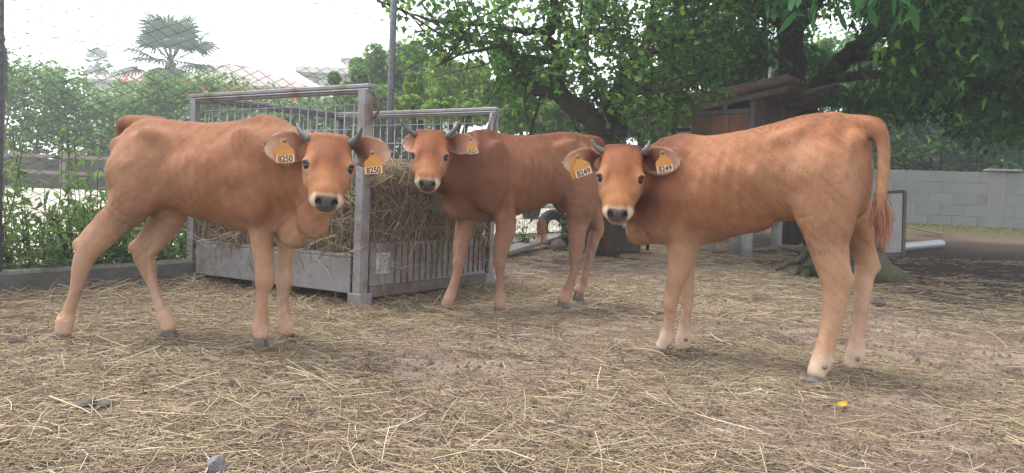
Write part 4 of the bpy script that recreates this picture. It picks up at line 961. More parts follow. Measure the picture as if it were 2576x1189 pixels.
FEET = []
class Field:
    """a signed distance field on a grid, joined smoothly shape by shape"""
    def __init__(s, lo, hi, h):
        s.lo = np.asarray(lo, float); s.h = h
        s.n = np.ceil((np.asarray(hi) - s.lo) / h).astype(int) + 1
        s.D = np.full(s.n, 1.0, np.float32)
        s.ax = [s.lo[i] + h * np.arange(s.n[i]) for i in range(3)]
    def sub(s, lo, hi):
        a = np.clip(np.floor((np.asarray(lo) - s.lo) / s.h).astype(int), 0, s.n)
        b = np.clip(np.ceil((np.asarray(hi) - s.lo) / s.h).astype(int) + 1, 0, s.n)
        sl_ = tuple(slice(a[i], b[i]) for i in range(3))
        X = np.stack(np.meshgrid(*[s.ax[i][sl_[i]] for i in range(3)], indexing='ij'), -1).astype(np.float32)
        return sl_, X
    def join(s, sl_, d, k):
        a = s.D[sl_]
        h = np.maximum(k - np.abs(a - d), 0) / k
        s.D[sl_] = np.minimum(a, d) - h * h * k * 0.25
    def cut(s, sl_, d, k):
        a = s.D[sl_]; d = -d
        h = np.maximum(k - np.abs(a - d), 0) / k
        s.D[sl_] = np.maximum(a, d) + h * h * k * 0.25
    def cone(s, a, b, ra, rb, k=0.03):
        a, b = np.asarray(a, float), np.asarray(b, float); mr = max(ra, rb) + k + 0.02
        sl_, X = s.sub(np.minimum(a, b) - mr, np.maximum(a, b) + mr)
        if X.size == 0: return
        ba = (b - a).astype(np.float32); t = np.clip(((X - a.astype(np.float32)) @ ba) / (ba @ ba + 1e-9), 0, 1)
        d = np.linalg.norm(X - a.astype(np.float32) - t[..., None] * ba, axis=-1) - (ra + (rb - ra) * t)
        s.join(sl_, d, k)
    def chain(s, pts, rad, k):
        """a limb: a smooth tapering tube through the joints, joined to the rest as one"""
        pts = np.asarray(pts, float); rad = np.asarray(rad, float); Q = np.concatenate([pts, rad[:, None]], 1)
        Q = np.concatenate([2 * Q[:1] - Q[1:2], Q, 2 * Q[-1:] - Q[-2:-1]]); S_ = []
        for i in range(1, len(Q) - 2):
            for t in np.linspace(0, 1, 5)[:-1]:
                a, b, c, d = Q[i - 1:i + 3]
                S_.append(0.5 * (2 * b + (c - a) * t + (2 * a - 5 * b + 4 * c - d) * t * t + (3 * b - a - 3 * c + d) * t ** 3))
        S_ = np.array(S_ + [Q[-2]]); mr = S_[:, 3].max() + k + 0.02
        sl_, X = s.sub(S_[:, :3].min(0) - mr, S_[:, :3].max(0) + mr)
        d = np.full(X.shape[:3], 1.0, np.float32)
        for (a, b) in zip(S_[:-1], S_[1:]):
            m_ = max(a[3], b[3]) + k + 0.02
            lo = np.minimum(a[:3], b[:3]) - m_; hi = np.maximum(a[:3], b[:3]) + m_
            o = X[0, 0, 0]; i0 = np.clip(np.floor((lo - o) / s.h).astype(int), 0, None); i1 = np.ceil((hi - o) / s.h).astype(int) + 1
            ss = tuple(slice(i0[j], i1[j]) for j in range(3)); x = X[ss]
            ba = (b[:3] - a[:3]).astype(np.float32); t = np.clip(((x - a[:3].astype(np.float32)) @ ba) / (ba @ ba + 1e-9), 0, 1)
            d[ss] = np.minimum(d[ss], np.linalg.norm(x - a[:3].astype(np.float32) - t[..., None] * ba, axis=-1) - (a[3] + (b[3] - a[3]) * t))
        s.join(sl_, d, k)
    def ell(s, c, r, M, k=0.03, cut=False):
        """ellipsoid, rows of M are its axes"""
        c = np.asarray(c, float); r = np.asarray(r, float); M = np.asarray(M, float)
        e = np.sqrt(((M * r[:, None]) ** 2).sum(0)) + k + 0.02
        sl_, X = s.sub(c - e, c + e)
        if X.size == 0: return
        q = (X - c.astype(np.float32)) @ M.T.astype(np.float32)
        k0 = np.linalg.norm(q / r.astype(np.float32), axis=-1); k1 = np.linalg.norm(q / (r * r).astype(np.float32), axis=-1)
        d = k0 * (k0 - 1) / (k1 + 1e-6)
        (s.cut if cut else s.join)(sl_, d, k)
    def mesh(s):
        """surface nets"""
        D = s.D; S = D < 0
        n = D.shape
        c = np.zeros(tuple(i - 1 for i in n), np.int8)
        for i in (0, 1):
            for j in (0, 1):
                for k in (0, 1):
                    c += S[i:n[0] - 1 + i, j:n[1] - 1 + j, k:n[2] - 1 + k]
        act = np.argwhere((c > 0) & (c < 8))
        idx = np.full(c.shape, -1, np.int32); idx[tuple(act.T)] = np.arange(len(act))
        acc = np.zeros((len(act), 3)); cnt = np.zeros(len(act))
        corners = [(i, j, k) for i in (0, 1) for j in (0, 1) for k in (0, 1)]
        val = {o: D[act[:, 0] + o[0], act[:, 1] + o[1], act[:, 2] + o[2]] for o in corners}
        for o in corners:
            for a_ in range(3):
                if o[a_] == 0:
                    o2 = tuple(v + (1 if q == a_ else 0) for q, v in enumerate(o))
                    x, y = val[o], val[o2]; mk = (x < 0) != (y < 0)
                    t = np.where(mk, x / (x - y + 1e-12), 0)
                    pnt = np.array(o, float)[None] + np.zeros((len(act), 3)); pnt[:, a_] += t
                    acc[mk] += pnt[mk]; cnt[mk] += 1
        V = s.lo + s.h * (act + acc / cnt[:, None])
        F = []
        for a_ in range(3):
            b_, c_ = (a_ + 1) % 3, (a_ + 2) % 3
            s0 = [slice(1, n[i] - 1) for i in range(3)]; s1 = list(s0)
            s0[a_] = slice(0, n[a_] - 1); s1[a_] = slice(1, n[a_])
            A = S[tuple(s0)]; B = S[tuple(s1)]
            e = np.argwhere(A != B); fl = A[tuple(e.T)]
            off = np.array([1 if i != a_ else 0 for i in range(3)])
            e = e + off
            def cell(db, dc):
                q = e.copy(); q[:, b_] -= db; q[:, c_] -= dc
                return idx[tuple(q.T)]
            quad = np.stack([cell(1, 1), cell(0, 1), cell(0, 0), cell(1, 0)], 1)
            quad[~fl] = quad[~fl][:, ::-1]
            F.append(quad)
        return V, np.concatenate(F)

# the trunk's outline: along the body, top, bottom, half width (metres for a calf 0.825 m at the withers)
TRUNK = np.array([
    (-0.405, 0.640, 0.560, 0.020), (-0.395, 0.715, 0.520, 0.055), (-0.36, 0.783, 0.485, 0.100), (-0.29, 0.812, 0.462, 0.132),
    (-0.20, 0.815, 0.470, 0.128), (-0.12, 0.806, 0.462, 0.128), (-0.04, 0.800, 0.440, 0.145), (0.05, 0.800, 0.415, 0.156),
    (0.13, 0.808, 0.402, 0.150), (0.21, 0.828, 0.400, 0.128), (0.28, 0.815, 0.415, 0.120), (0.34, 0.775, 0.435, 0.108),
    (0.39, 0.700, 0.470, 0.075), (0.415, 0.620, 0.540, 0.025)])
TRUNK[:, 2] += 0.016 * np.exp(-((TRUNK[:, 0] - 0.0) / 0.25) ** 2) + 0.012 * np.exp(-((TRUNK[:, 0] + 0.15) / 0.08) ** 2)

def make_calf(spec):
    s = spec['s']; th = math.radians(spec['yaw']); cx, cy = spec['c']
    f3 = np.array([math.cos(th), math.sin(th), 0]); l3 = np.array([-math.sin(th), math.cos(th), 0]); z3 = np.array([0, 0, 1.0])
    BM = np.stack([f3, l3, z3])
    g0 = float(base_z(cy))
    org = np.array([cx, cy, g0])
    fz, rz = spec.get('dz', (0, 0))
    def lift(x): return rz + (fz - rz) * sm(-0.35, 0.3, x)
    def B(x, y, z): return org + (f3 * x + l3 * y) * s + z3 * (z + lift(x) * sm(0.3, 0.6, z)) * s
    # head frame
    H = spec['head']; hs_ = H['s']
    ho = P(*H['at'])
    hd = nrm((CAM - ho) * np.array([1, 1, 0])); a = math.radians(H.get('yaw', 0))
    hd = np.array([hd[0] * math.cos(a) - hd[1] * math.sin(a), hd[0] * math.sin(a) + hd[1] * math.cos(a), 0])
    pt = math.radians(H['pitch'])
    hx = hd * math.cos(pt) - z3 * math.sin(pt); hz = hd * math.sin(pt) + z3 * math.cos(pt); hy = np.cross(hz, hx)
    ro = math.radians(H.get('roll', 0))
    hy, hz = hy * math.cos(ro) + hz * math.sin(ro), hz * math.cos(ro) - hy * math.sin(ro)
    HM = np.stack([hx, hy, hz])
    def HP(x, y, z): return ho + hs_ * (hx * x + hy * y + hz * z)
    # legs: joints in the place
    legs = []
    for L in spec['legs']:
        at = B(*L['attach'])
        foot = P(*L['foot']) if len(L['foot']) == 3 else G(*L['foot'])
        d0, d1 = pix(at)[2], pix(foot)[2]
        J = L['j']; n = len(J)
        y0 = pix(at)[1]; y1 = pix(foot)[1]
        pts = []
        for (px, py, hw) in J:
            t = np.clip((py - y0) / (y1 - y0), 0, 1); t = t ** 0.7
            d = d0 + (d1 - d0) * t + L.get('dd', 0) * math.sin(t * math.pi)
            k_ = 0.79 if hw < 21.5 and py < y1 - 45 else 0.87
            pts.append((P(px, py, d), hw * k_ * d / F2))
        legs.append((at, L['ar'] * s, pts, foot, L))
    allp = [org + f3 * x * s * 0.5 for x in (-1.1, 1.1)] + [ho + q * 0.22 for q in (RT, -RT, UP, -UP)] + [ho - FW * 0.22, ho + FW * .2]
    allp += [q[0] for L in legs for q in L[2]] + [L[3] for L in legs] + [B(0, 0, 1.12), B(-.48, .2, .5), B(-.48, -.2, .5), B(.45, .2, .5), B(.45, -.2, .5)]
    allp += [P(*t[:3]) for t in spec.get('tail', [])]
    allp = np.array(allp)
    Fd = Field(allp.min(0) - 0.06, allp.max(0) + 0.06, spec.get('h', 0.0055))
    # trunk
    sl_, X = Fd.sub(Fd.lo, Fd.lo + Fd.h * Fd.n)
    q = (X - org.astype(np.float32)) @ BM.T.astype(np.float32) / s
    xs = np.clip(q[..., 0], TRUNK[0, 0], TRUNK[-1, 0])
    fine = np.linspace(TRUNK[0, 0], TRUNK[-1, 0], 160)
    def prof(k):
        y = np.interp(fine, TRUNK[:, 0], TRUNK[:, k]); ker = np.ones(7) / 7
        yy = np.convolve(np.pad(y, 3, mode='edge'), ker, 'valid'); yy[:5] = y[:5]; yy[-5:] = y[-5:]
        return yy
    lf = lift(fine)
    tp = np.interp(xs, fine, prof(1) + lf).astype(np.float32); bt = np.interp(xs, fine, prof(2) + lf * 0.5).astype(np.float32)
    wd = np.interp(xs, fine, prof(3)).astype(np.float32) * spec.get('fat', 0.88)
    c = (tp + bt) / 2; hh = (tp - bt) / 2; sz = (q[..., 2] - c) / hh
    wd = wd * (1 - 0.30 * sm(0.15, 1.0, sz) - 0.12 * sm(0.2, 1.0, -sz))
    ey = q[..., 1] / wd
    k0 = np.sqrt(ey ** 2 + sz ** 2); k1 = np.sqrt((ey / wd) ** 2 + (sz / hh) ** 2) + 1e-4
    dd = k0 * (k0 - 1) / k1
    dx = np.abs(q[..., 0] - xs); dd = np.where(dx > 0, np.sqrt(np.maximum(dd, 0) ** 2 + dx ** 2) + np.minimum(dd, 0) * 0 , dd)
    rib = 0.0022 * np.sin(q[..., 0] * 2 * math.pi / 0.042 + q[..., 2] * 6) * np.exp(-((q[..., 0] - 0.03) / 0.11) ** 2) * np.exp(-((q[..., 2] - 0.62) / 0.1) ** 2)
    Fd.D[sl_] = (dd + rib * spec.get('ribs', 1.0)) * s
    del X, q, xs, tp, bt, wd, c, hh, sz, ey, k0, k1, dd, dx
    def ell(x, y, z, r, k=0.04, tilt=0, cut=False):
        t = math.radians(tilt); M = np.stack([f3 * math.cos(t) + z3 * math.sin(t), l3, -f3 * math.sin(t) + z3 * math.cos(t)])
        Fd.ell(B(x, y, z), np.array(r) * s, M, k, cut)
    for sd in (-1, 1):
        ell(0.22, sd * 0.088, 0.62, (0.07, 0.040, 0.155), 0.035, 14)          # shoulder
        ell(0.24, sd * 0.098, 0.53, (0.06, 0.036, 0.08), 0.03, -20)        # upper arm
        ell(-0.265, sd * 0.074, 0.585, (0.095, 0.055, 0.16), 0.032, -8)         # haunch
        ell(-0.175, sd * 0.078, 0.742, (0.055, 0.022, 0.026), 0.04, -25)    # hip bone
        ell(-0.365, sd * 0.052, 0.712, (0.025, 0.02, 0.026), 0.035)           # pin bone
        ell(-0.085, sd * 0.136, 0.715, (0.065, 0.036, 0.05), 0.05, -10, True)  # hollow of the flank
        ell(0.13, sd * 0.160, 0.66, (0.022, 0.026, 0.11), 0.03, 14, True)    # behind the shoulder
    ell(-0.03, 0, 0.484, (0.07, 0.02, 0.02), 0.04, 4)                     # sheath / navel
    ell(0.335, 0, 0.475, (0.07, 0.052, 0.055), 0.035, -30)                     # brisket
    for e in spec.get('lumps', []):
        Fd.ell(P(*e['at']), e['r'], np.stack([RT, UP, -FW]) if e.get('flat') is None else np.stack(e['flat']), e.get('k', 0.03))
    # neck
    hb = HP(-0.085, 0, -0.045); th_ = HP(-0.03, 0, -0.085)
    n0 = B(0.24, 0, 0.675); n1 = B(0.30, 0, 0.60)
    mid = (n0 + hb) / 2 + z3 * spec.get('nz', 0.0) + f3 * spec.get('nf', 0.02) - hd * 0.02
    Fd.chain([n0, mid, hb], [0.105 * s, 0.078 * s, 0.060 * hs_], 0.04)
    mid2 = (n1 + th_) / 2 + f3 * spec.get('nf2', 0.03) - z3 * 0.02 - hd * 0.02
    Fd.chain([n1, mid2, th_], [0.092 * s, 0.062 * s, 0.042 * hs_], 0.04)
    # legs
    for at, ar, pts, foot, L in legs:
        ch = [(at, ar)] + pts
        Fd.chain([c_[0] for c_ in ch], [c_[1] for c_ in ch], 0.030)
        if 'hock' in L:
            px, py, r_ = L['hock']; d = pix(pts[L['hi']][0])[2]
            hp = P(px, py, d); Fd.cone(hp, pts[L['hi']][0], r_ * d / F2, r_ * 1.2 * d / F2, 0.02)
            if 'ach' in L:
                px, py = L['ach']; Fd.cone(hp, P(px, py, d), r_ * 0.8 * d / F2, r_ * 1.1 * d / F2, 0.03)
        an = math.radians(L.get('toe', spec['yaw'])); tf = np.array([math.cos(an), math.sin(an), 0]); ts = np.array([-tf[1], tf[0], 0])
        fq, fr = pts[-2]
        Fd.cone(fq - tf * fr * 0.55 + z3 * fr * 0.1, fq - tf * fr * 0.45 - z3 * fr * 0.5, fr * 0.62, fr * 0.5, 0.012)     # back of the fetlock
        cq, cr_ = pts[-3]
        for sd in (-1, 1):                                                                                          # grooves beside the tendons
            Fd.ell(cq + ts * sd * cr_ * 1.0 - tf * cr_ * 0.25, np.array([0.006, 0.005, 0.055]), np.stack([tf, ts, z3]), 0.008, True)
        if L['attach'][0] > 0 and len(pts) >= 5:                                                                     # knee
            kq_, kr_ = pts[-4]; Fd.ell(kq_ + tf * kr_ * 0.35, np.array([kr_ * 0.85, kr_ * 0.95, kr_ * 1.25]), np.stack([tf, ts, z3]), 0.012)
    # tail
    tl = spec.get('tail', [])
    if tl:
        Fd.chain([P(*u[:3]) for u in tl], [u[3] for u in tl], 0.025)
    # head
    def hell(x, y, z, r, k=0.025, cut=False):
        Fd.ell(HP(x, y, z), np.array(r) * hs_, HM, k, cut)
    hell(-0.050, 0, -0.03, (0.098, 0.070, 0.075)); hell(-0.050, 0, 0.0, (0.095, 0.075, 0.042))
    Fd.cone(HP(-0.122, -0.046, 0.010), HP(-0.122, 0.046, 0.010), 0.031 * hs_, 0.031 * hs_, 0.025)
    Fd.cone(HP(0.01, 0, -0.028), HP(0.13, 0, -0.020), 0.064 * hs_, 0.043 * hs_, 0.03)
    for sd in (-1, 1):
        hell(-0.02, sd * 0.046, -0.055, (0.085, 0.036, 0.058))
        hell(0.008, sd * 0.058, 0.005, (0.042, 0.027, 0.031), 0.018)
        hell(0.06, sd * 0.036, -0.03, (0.06, 0.025, 0.035), 0.03)
    Fd.cone(HP(-0.05, 0, -0.075), HP(0.125, 0, -0.050), 0.05 * hs_, 0.033 * hs_, 0.03)
    hell(0.148, 0, -0.022, (0.044, 0.055, 0.043), 0.025)
    hell(0.142, 0, -0.064, (0.034, 0.036, 0.02), 0.012)
    hell(0.176, 0, -0.012, (0.020, 0.037, 0.026), 0.01)
    hell(0.172, 0, -0.053, (0.045, 0.058, 0.0032), 0.008, True)
    for sd in (-1, 1):
        hell(0.190, sd * 0.0255, -0.007, (0.016, 0.0095, 0.0125), 0.006, True)
        ed = nrm(HM.T @ np.array([0.42, sd * 0.78, 0.46])); e1 = nrm(HM.T @ np.array([0.70, sd * -0.62, 0.10])); e1 = nrm(e1 - (e1 @ ed) * ed)
        Fd.ell(HP(*EYEC(sd)) + ed * 0.017 * hs_, np.array([0.0180, 0.0105, 0.021]) * hs_, np.stack([e1, np.cross(ed, e1), ed]), 0.005, True)
        uv = nrm(hz * 0.3 - hx); uv = nrm(uv - (uv @ ed) * ed); Fd.ell(HP(*EYEC(sd)) + (ed * 0.0125 + uv * 0.0125) * hs_, np.array([0.019, 0.0045, 0.0075]) * hs_, np.stack([e1, np.cross(ed, e1), ed]), 0.006)
        hell(0.02, sd * 0.085, -0.034, (0.03, 0.008, 0.012), 0.02, True)
    # flank folds in front of the thigh, groove down the haunch, crease of the elbow
    for sd in (-1, 1):
        ell(-0.135, sd * 0.128, 0.60, (0.022, 0.022, 0.12), 0.035, -16, True)
        ell(0.165, sd * 0.140, 0.50, (0.018, 0.024, 0.07), 0.025, 20, True)
    V, Fc = Fd.mesh()
    del Fd
    # one light smoothing pass
    for _ in range(2):
        acc = np.zeros_like(V); cn = np.zeros(len(V))
        for i in range(4):
            for j in (1, 3):
                np.add.at(acc, Fc[:, i], V[Fc[:, (i + j) % 4]]); np.add.at(cn, Fc[:, i], 1)
        V = V * 0.5 + 0.5 * acc / np.maximum(cn, 1)[:, None]
    # drop anything loose: keep the largest connected piece
    lab = np.arange(len(V))
    for _ in range(400):
        m_ = lab[Fc].min(1); new = lab.copy()
        for i in range(4): np.minimum.at(new, Fc[:, i], m_)
        new = new[new]
        if (new == lab).all(): break
        lab = new
    big = np.bincount(lab).argmax(); keep = lab == big
    remap = np.cumsum(keep) - 1; Fc = remap[Fc[keep[Fc].all(1)]]; V = V[keep]
    fn = np.cross(V[Fc[:, 2]] - V[Fc[:, 0]], V[Fc[:, 3]] - V[Fc[:, 1]])
    N = np.zeros_like(V)
    for i in range(4): np.add.at(N, Fc[:, i], fn)
    N = nrm(N)
    # loose skin and muscle: small uneven swellings
    q_ = ((V - org) @ BM.T) / s; hw = np.exp(-(np.linalg.norm(V - ho, axis=1) / 0.17) ** 4)
    am = (0.0065 * (fbm(q_[:, 0] * 13 + q_[:, 2] * 5, q_[:, 2] * 6 - q_[:, 1] * 9, 51, 3) - 0.5) + 0.0035 * (fbm(q_[:, 0] * 34 + 9, q_[:, 2] * 17 + q_[:, 1] * 20, 55, 2) - 0.5)) * (1 - hw)
    am = am * (0.35 + 0.65 * sm(0.30, 0.48, q_[:, 2]))
    fold = np.sin(q_[:, 0] * 150 + q_[:, 2] * 45 + 5 * fbm(q_[:, 0] * 8, q_[:, 2] * 8, 57, 2)) * sm(0.20, 0.30, q_[:, 0]) * sm(0.45, 0.55, q_[:, 2])
    V = V + N * (am + 0.0014 * fold * (1 - hw))[:, None]
    fn = np.cross(V[Fc[:, 2]] - V[Fc[:, 0]], V[Fc[:, 3]] - V[Fc[:, 1]]); N = np.zeros_like(V)
    for i in range(4): np.add.at(N, Fc[:, i], fn)
    N = nrm(N)
    # ---- coat colours (pigment, with shade painted into the neck)
    lb = ((V - org) @ BM.T) / s; lh = ((V - ho) @ HM.T) / hs_
    Z = lb[:, 2]
    tone = np.array(spec['tone'])
    C = np.tile(np.array([0.268, 0.124, 0.065]), (len(V), 1))
    def mixc(col, t):
        nonlocal C
        t = np.clip(t, 0, 1)[:, None]; C = C * (1 - t) + np.array(col) * t
    pn = fbm(lb[:, 0] * 7 + 3, lb[:, 2] * 7 + lb[:, 1] * 5, 4, 3)
    mixc((0.32, 0.165, 0.10), sm(0.5, 0.72, pn) * 0.6)
    mixc((0.33, 0.185, 0.115), sm(0.05, -0.25, lb[:, 0]) * sm(0.80, 0.62, Z) * 0.7)       # paler haunch
    mixc((0.21, 0.082, 0.040), sm(0.74, 0.83, Z) * sm(0.35, 0.1, np.abs(lb[:, 0])) * 0.75)  # back line
    dk = spec.get('dark_shaded_neck', 0.0)
    mixc((0.12, 0.045, 0.026), dk * sm(0.10, 0.26, lb[:, 0]) * sm(0.40, 0.55, Z))  # brown neck, deepened further with painted shade
    mixc((0.44, 0.295, 0.205), sm(0.47, 0.40, Z) * sm(0.2, -0.6, N[:, 2]) * 0.8)          # belly
    mixc((0.385, 0.24, 0.16), sm(0.50, 0.30, Z) * 0.9)                                       # legs
    inner = sm(0.03, 0.06, -(N @ l3) * np.sign(lb[:, 1]) * 0.1)
    mixc((0.50, 0.355, 0.265), inner * sm(0.42, 0.3, Z) * 0.6)
    mixc((0.34, 0.17, 0.10), sm(0.55, 0.68, pn) * sm(0.45, 0.3, Z) * 0.35)
    mixc(spec.get('pastern', (0.50, 0.33, 0.23)), sm(0.13, 0.07, Z))
    ht = sm(-0.15, -0.10, lh[:, 0]) * sm(1.12, 0.95, np.sqrt(((lh[:, 0] - 0.03) / 0.185) ** 2 + (lh[:, 1] / 0.125) ** 2 + ((lh[:, 2] + 0.025) / 0.115) ** 2))
    hc = np.tile(np.array(spec.get('face', (0.36, 0.155, 0.066))), (len(V), 1))
    def hm(col, t):
        nonlocal hc
        t = np.clip(t, 0, 1)[:, None]; hc = hc * (1 - t) + np.array(col) * t
    hm((0.215, 0.080, 0.036), sm(0.075, 0.03, np.abs(lh[:, 1])) * sm(0.075, 0.0, lh[:, 0]) * sm(-.02, .02, lh[:, 2]) * 0.85)
    hm((0.34, 0.155, 0.066), sm(0.03, 0.10, lh[:, 0]))
    hm((0.40, 0.205, 0.10), sm(0.03, 0.07, np.abs(lh[:, 1])) * sm(-0.03, 0.02, lh[:, 0]) * sm(0.01, -0.04, lh[:, 2]))
    for sd in (-1, 1):
        er = np.linalg.norm((lh - np.array([0.022, sd * 0.080, 0.012])) * np.array([0.9, 0.7, 1.0]), axis=1)
        hm((0.52, 0.33, 0.20), sm(0.034, 0.020, er) * 0.45)
        er2 = np.linalg.norm((lh - np.array([0.050, sd * 0.066, 0.0])) * np.array([0.7, 0.8, 1.0]), axis=1)
        hm((0.50, 0.32, 0.20), sm(0.030, 0.012, er2) * 0.5)
        er = np.linalg.norm((lh - np.array(EYEC(sd)) - np.array([0.008, sd * 0.011, 0.010])) * np.array([1, 1, 1.1]), axis=1)
        hm((0.06, 0.033, 0.025), sm(0.0200, 0.0165, er))
    ring = lh[:, 0] + 0.10 * np.abs(lh[:, 1]) - 0.25 * lh[:, 2] + 0.008 * (fbm(lh[:, 1] * 90, lh[:, 2] * 90, 2, 2) - 0.5)
    hm((0.44, 0.285, 0.175), sm(0.158, 0.170, ring)); hm((0.68, 0.57, 0.46), sm(0.152, 0.164, lh[:, 0]) * sm(0.030, 0.040, np.abs(lh[:, 1])))
    hm((0.58, 0.42, 0.28), sm(-0.075, -0.088, lh[:, 2]) * sm(0.04, 0.09, lh[:, 0]))
    pad = np.sqrt((lh[:, 1] / (0.033 + 0.15 * np.clip(lh[:, 2] + 0.012, -.03, .03))) ** 2 + ((lh[:, 2] + 0.013) / 0.027) ** 4)
    hm((0.085, 0.082, 0.092), sm(1.10, 0.95, pad) * sm(0.160, 0.172, lh[:, 0]))
    for sd in (-1, 1):
        hm((0.008, 0.007, 0.007), sm(0.0150, 0.0105, np.linalg.norm(lh - np.array([0.186, sd * 0.0255, -0.007]), axis=1)))
    hm((0.06, 0.035, 0.03), sm(0.006, 0.003, np.abs(lh[:, 2] + 0.053)) * sm(0.13, 0.145, lh[:, 0]) * 0.8)
    fl_ = lb[:, 0] * 0.62 - lb[:, 2] * 0.78; al_ = lb[:, 0] * 0.78 + lb[:, 2] * 0.62
    C = C * (1 + 0.34 * (fbm(fl_ * 85 + lb[:, 1] * 30, al_ * 9, 61, 3) - 0.5) + 0.22 * (fbm(lb[:, 0] * 6 + 1, lb[:, 2] * 6 + lb[:, 1] * 4, 66, 3) - 0.5))[:, None]
    hc = hc * (1 + 0.35 * (fbm(lh[:, 1] * 120 + 3, lh[:, 0] * 26, 63, 3) - 0.5))[:, None]
    C = C * tone
    hc = hc * np.array(spec.get('htone', (1, 1, 1)))
    C = C * (1 - ht[:, None]) + hc * ht[:, None]
    for fn_ in spec.get('paint', []):
        C = fn_(C, V, lb, lh, N)
    # ---- hair: short strands lying on the skin, part of the same body mesh
    tri_area = np.linalg.norm(fn, axis=1)
    bare = (pad < 1.12) & (lh[:, 0] > 0.155) & (np.abs(lh[:, 2]) < .08)
    for sd in (-1, 1):
        bare |= np.linalg.norm(lh - np.array(EYEC(sd)) - np.array([0.008, sd * 0.011, 0.010]), axis=1) < 0.024
    NH = spec.get('hairs', 150000)
    rg = np.random.default_rng(spec['seed'])
    pr = tri_area * ~bare[Fc].any(1); pr = pr / pr.sum()
    fi = rg.choice(len(Fc), NH, p=pr)
    u, v = rg.random(NH)[:, None], rg.random(NH)[:, None]
    q4 = V[Fc[fi]]
    root = q4[:, 0] * (1 - u) * (1 - v) + q4[:, 1] * u * (1 - v) + q4[:, 2] * u * v + q4[:, 3] * (1 - u) * v
    nn = N[Fc[fi, 0]]; rz_ = Z[Fc[fi, 0]]; rh = ht[Fc[fi, 0]][:, None]; legw = sm(0.48, 0.36, rz_)[:, None]
    flow = (-f3 * 0.75 - z3 * 0.75) * (1 - legw) + (-z3 - f3 * 0.15) * legw
    cw = fbm(root[:, 0] * 9, root[:, 2] * 9 + root[:, 1] * 7, 31, 2)[:, None] - 0.5
    flow = flow + cw * 0.8 * f3 + z3 * cw * 0.5
    flow = flow * (1 - rh) + rh * (-hx[None] + 0.9 * np.sign(lh[Fc[fi, 0], 1])[:, None] * hy[None] * 0.5)
    flow = flow + rg.normal(0, 0.20, (NH, 3))
    flow = nrm(flow - (flow * nn).sum(1, keepdims=True) * nn)
    dirv = nrm(flow + nn * rg.uniform(0.03, 0.20, (NH, 1)))
    ln = np.where(rh > 0.5, 0.009, np.where(legw > 0.6, 0.008, 0.013)) * rg.uniform(0.6, 1.35, (NH, 1)) * s
    ln = ln * (1 + 0.9 * sm(0.49, 0.44, rz_) * sm(0.36, 0.40, rz_) * sm(0.0, -0.4, nn[:, 2]) + 0.5 * sm(0.78, 0.82, rz_))[:, None]
    side = nrm(np.cross(dirv, nn)) * (0.0007 * rg.uniform(0.7, 1.3, (NH, 1)))
    root = root - nn * 0.001
    hv = np.stack([root - side, root + side, root + dirv * ln], 1).reshape(-1, 3)
    hcol = C[Fc[fi, 0]] * rg.uniform(0.84, 1.16, (NH, 1)); hcol = np.repeat(hcol, 3, 0)
    hn = nrm(nn + 0.12 * dirv); hn = np.repeat(hn, 3, 0)
    t3 = hv.reshape(-1, 3, 3); bad = (np.cross(t3[:, 1] - t3[:, 0], t3[:, 2] - t3[:, 0]) * hn[::3]).sum(1) < 0
    t3[bad] = t3[bad][:, [1, 0, 2]]; hv = t3.reshape(-1, 3)
    tv, tcn, tn = [], [], []
    for (st, en, count, spread, col_, wdt) in spec.get('tufts', []):
        st, en = P(*st), P(*en)
        for _ in range(count):
            a0 = st + rg.normal(0, spread * 0.5, 3); L_ = en - st
            e0 = a0 + L_ * rg.uniform(0.55, 1.08) + rg.normal(0, spread, 3)
            m0 = (a0 + e0) / 2 + rg.normal(0, spread * 0.6, 3)
            sd_ = nrm(np.cross(L_, FW)) * wdt
            cc = np.array(col_) * rg.uniform(0.6, 1.35)
            tv += [a0 - sd_, a0 + sd_, m0 + sd_, a0 - sd_, m0 + sd_, m0 - sd_, m0 - sd_, m0 + sd_, e0]
            tcn += [cc] * 9; tn += [nrm(np.cross(sd_, L_))] * 9
    if tv:
        hv = np.concatenate([hv, np.array(tv)]); hcol = np.concatenate([hcol, np.array(tcn)]); hn = np.concatenate([hn, np.array(tn)])
    nb = len(V)
    T = np.concatenate([Fc[:, [0, 1, 2]], Fc[:, [0, 2, 3]], nb + np.arange(len(hv)).reshape(-1, 3)])
    VA = np.concatenate([V, hv]); CA = np.concatenate([C, hcol]); NA = np.concatenate([N, hn])
    root_o = empty('calf', org, spec['label'], 'calf', 'brown calves standing in the yard')
    body = new_mesh_object('body', VA - org, T, [COAT, NOSE], root_o, True, CA)
    nose_v = np.concatenate([(pad < 1.0) & (lh[:, 0] > 0.165) & (np.abs(lh[:, 2]) < 0.06), np.zeros(len(hv), bool)])
    if len(body.data.polygons) == len(T): body.data.polygons.foreach_set('material_index', nose_v[T].all(1).astype(np.int32))
    if len(body.data.vertices) == len(NA):
        body.data.normals_split_custom_set_from_vertices(NA.astype(np.float32))
    # ---- eyes
    for sd in (-1, 1):
        mb = MB(); c0 = HP(*EYEC(sd)); r_ = 0.0152 * hs_
        vv = []; ff = []
        for i in range(9):
            for j in range(16):
                a, b = math.pi * i / 8, 2 * math.pi * j / 16
                vv.append(c0 + r_ * np.array([math.sin(a) * math.cos(b), math.sin(a) * math.sin(b), math.cos(a)]))
        for i in range(8):
            for j in range(16):
                ff.append((i * 16 + j, (i + 1) * 16 + j, (i + 1) * 16 + (j + 1) % 16, i * 16 + (j + 1) % 16))
        mb.add(vv, ff); mb.build('eye', EYE, root_o, True)
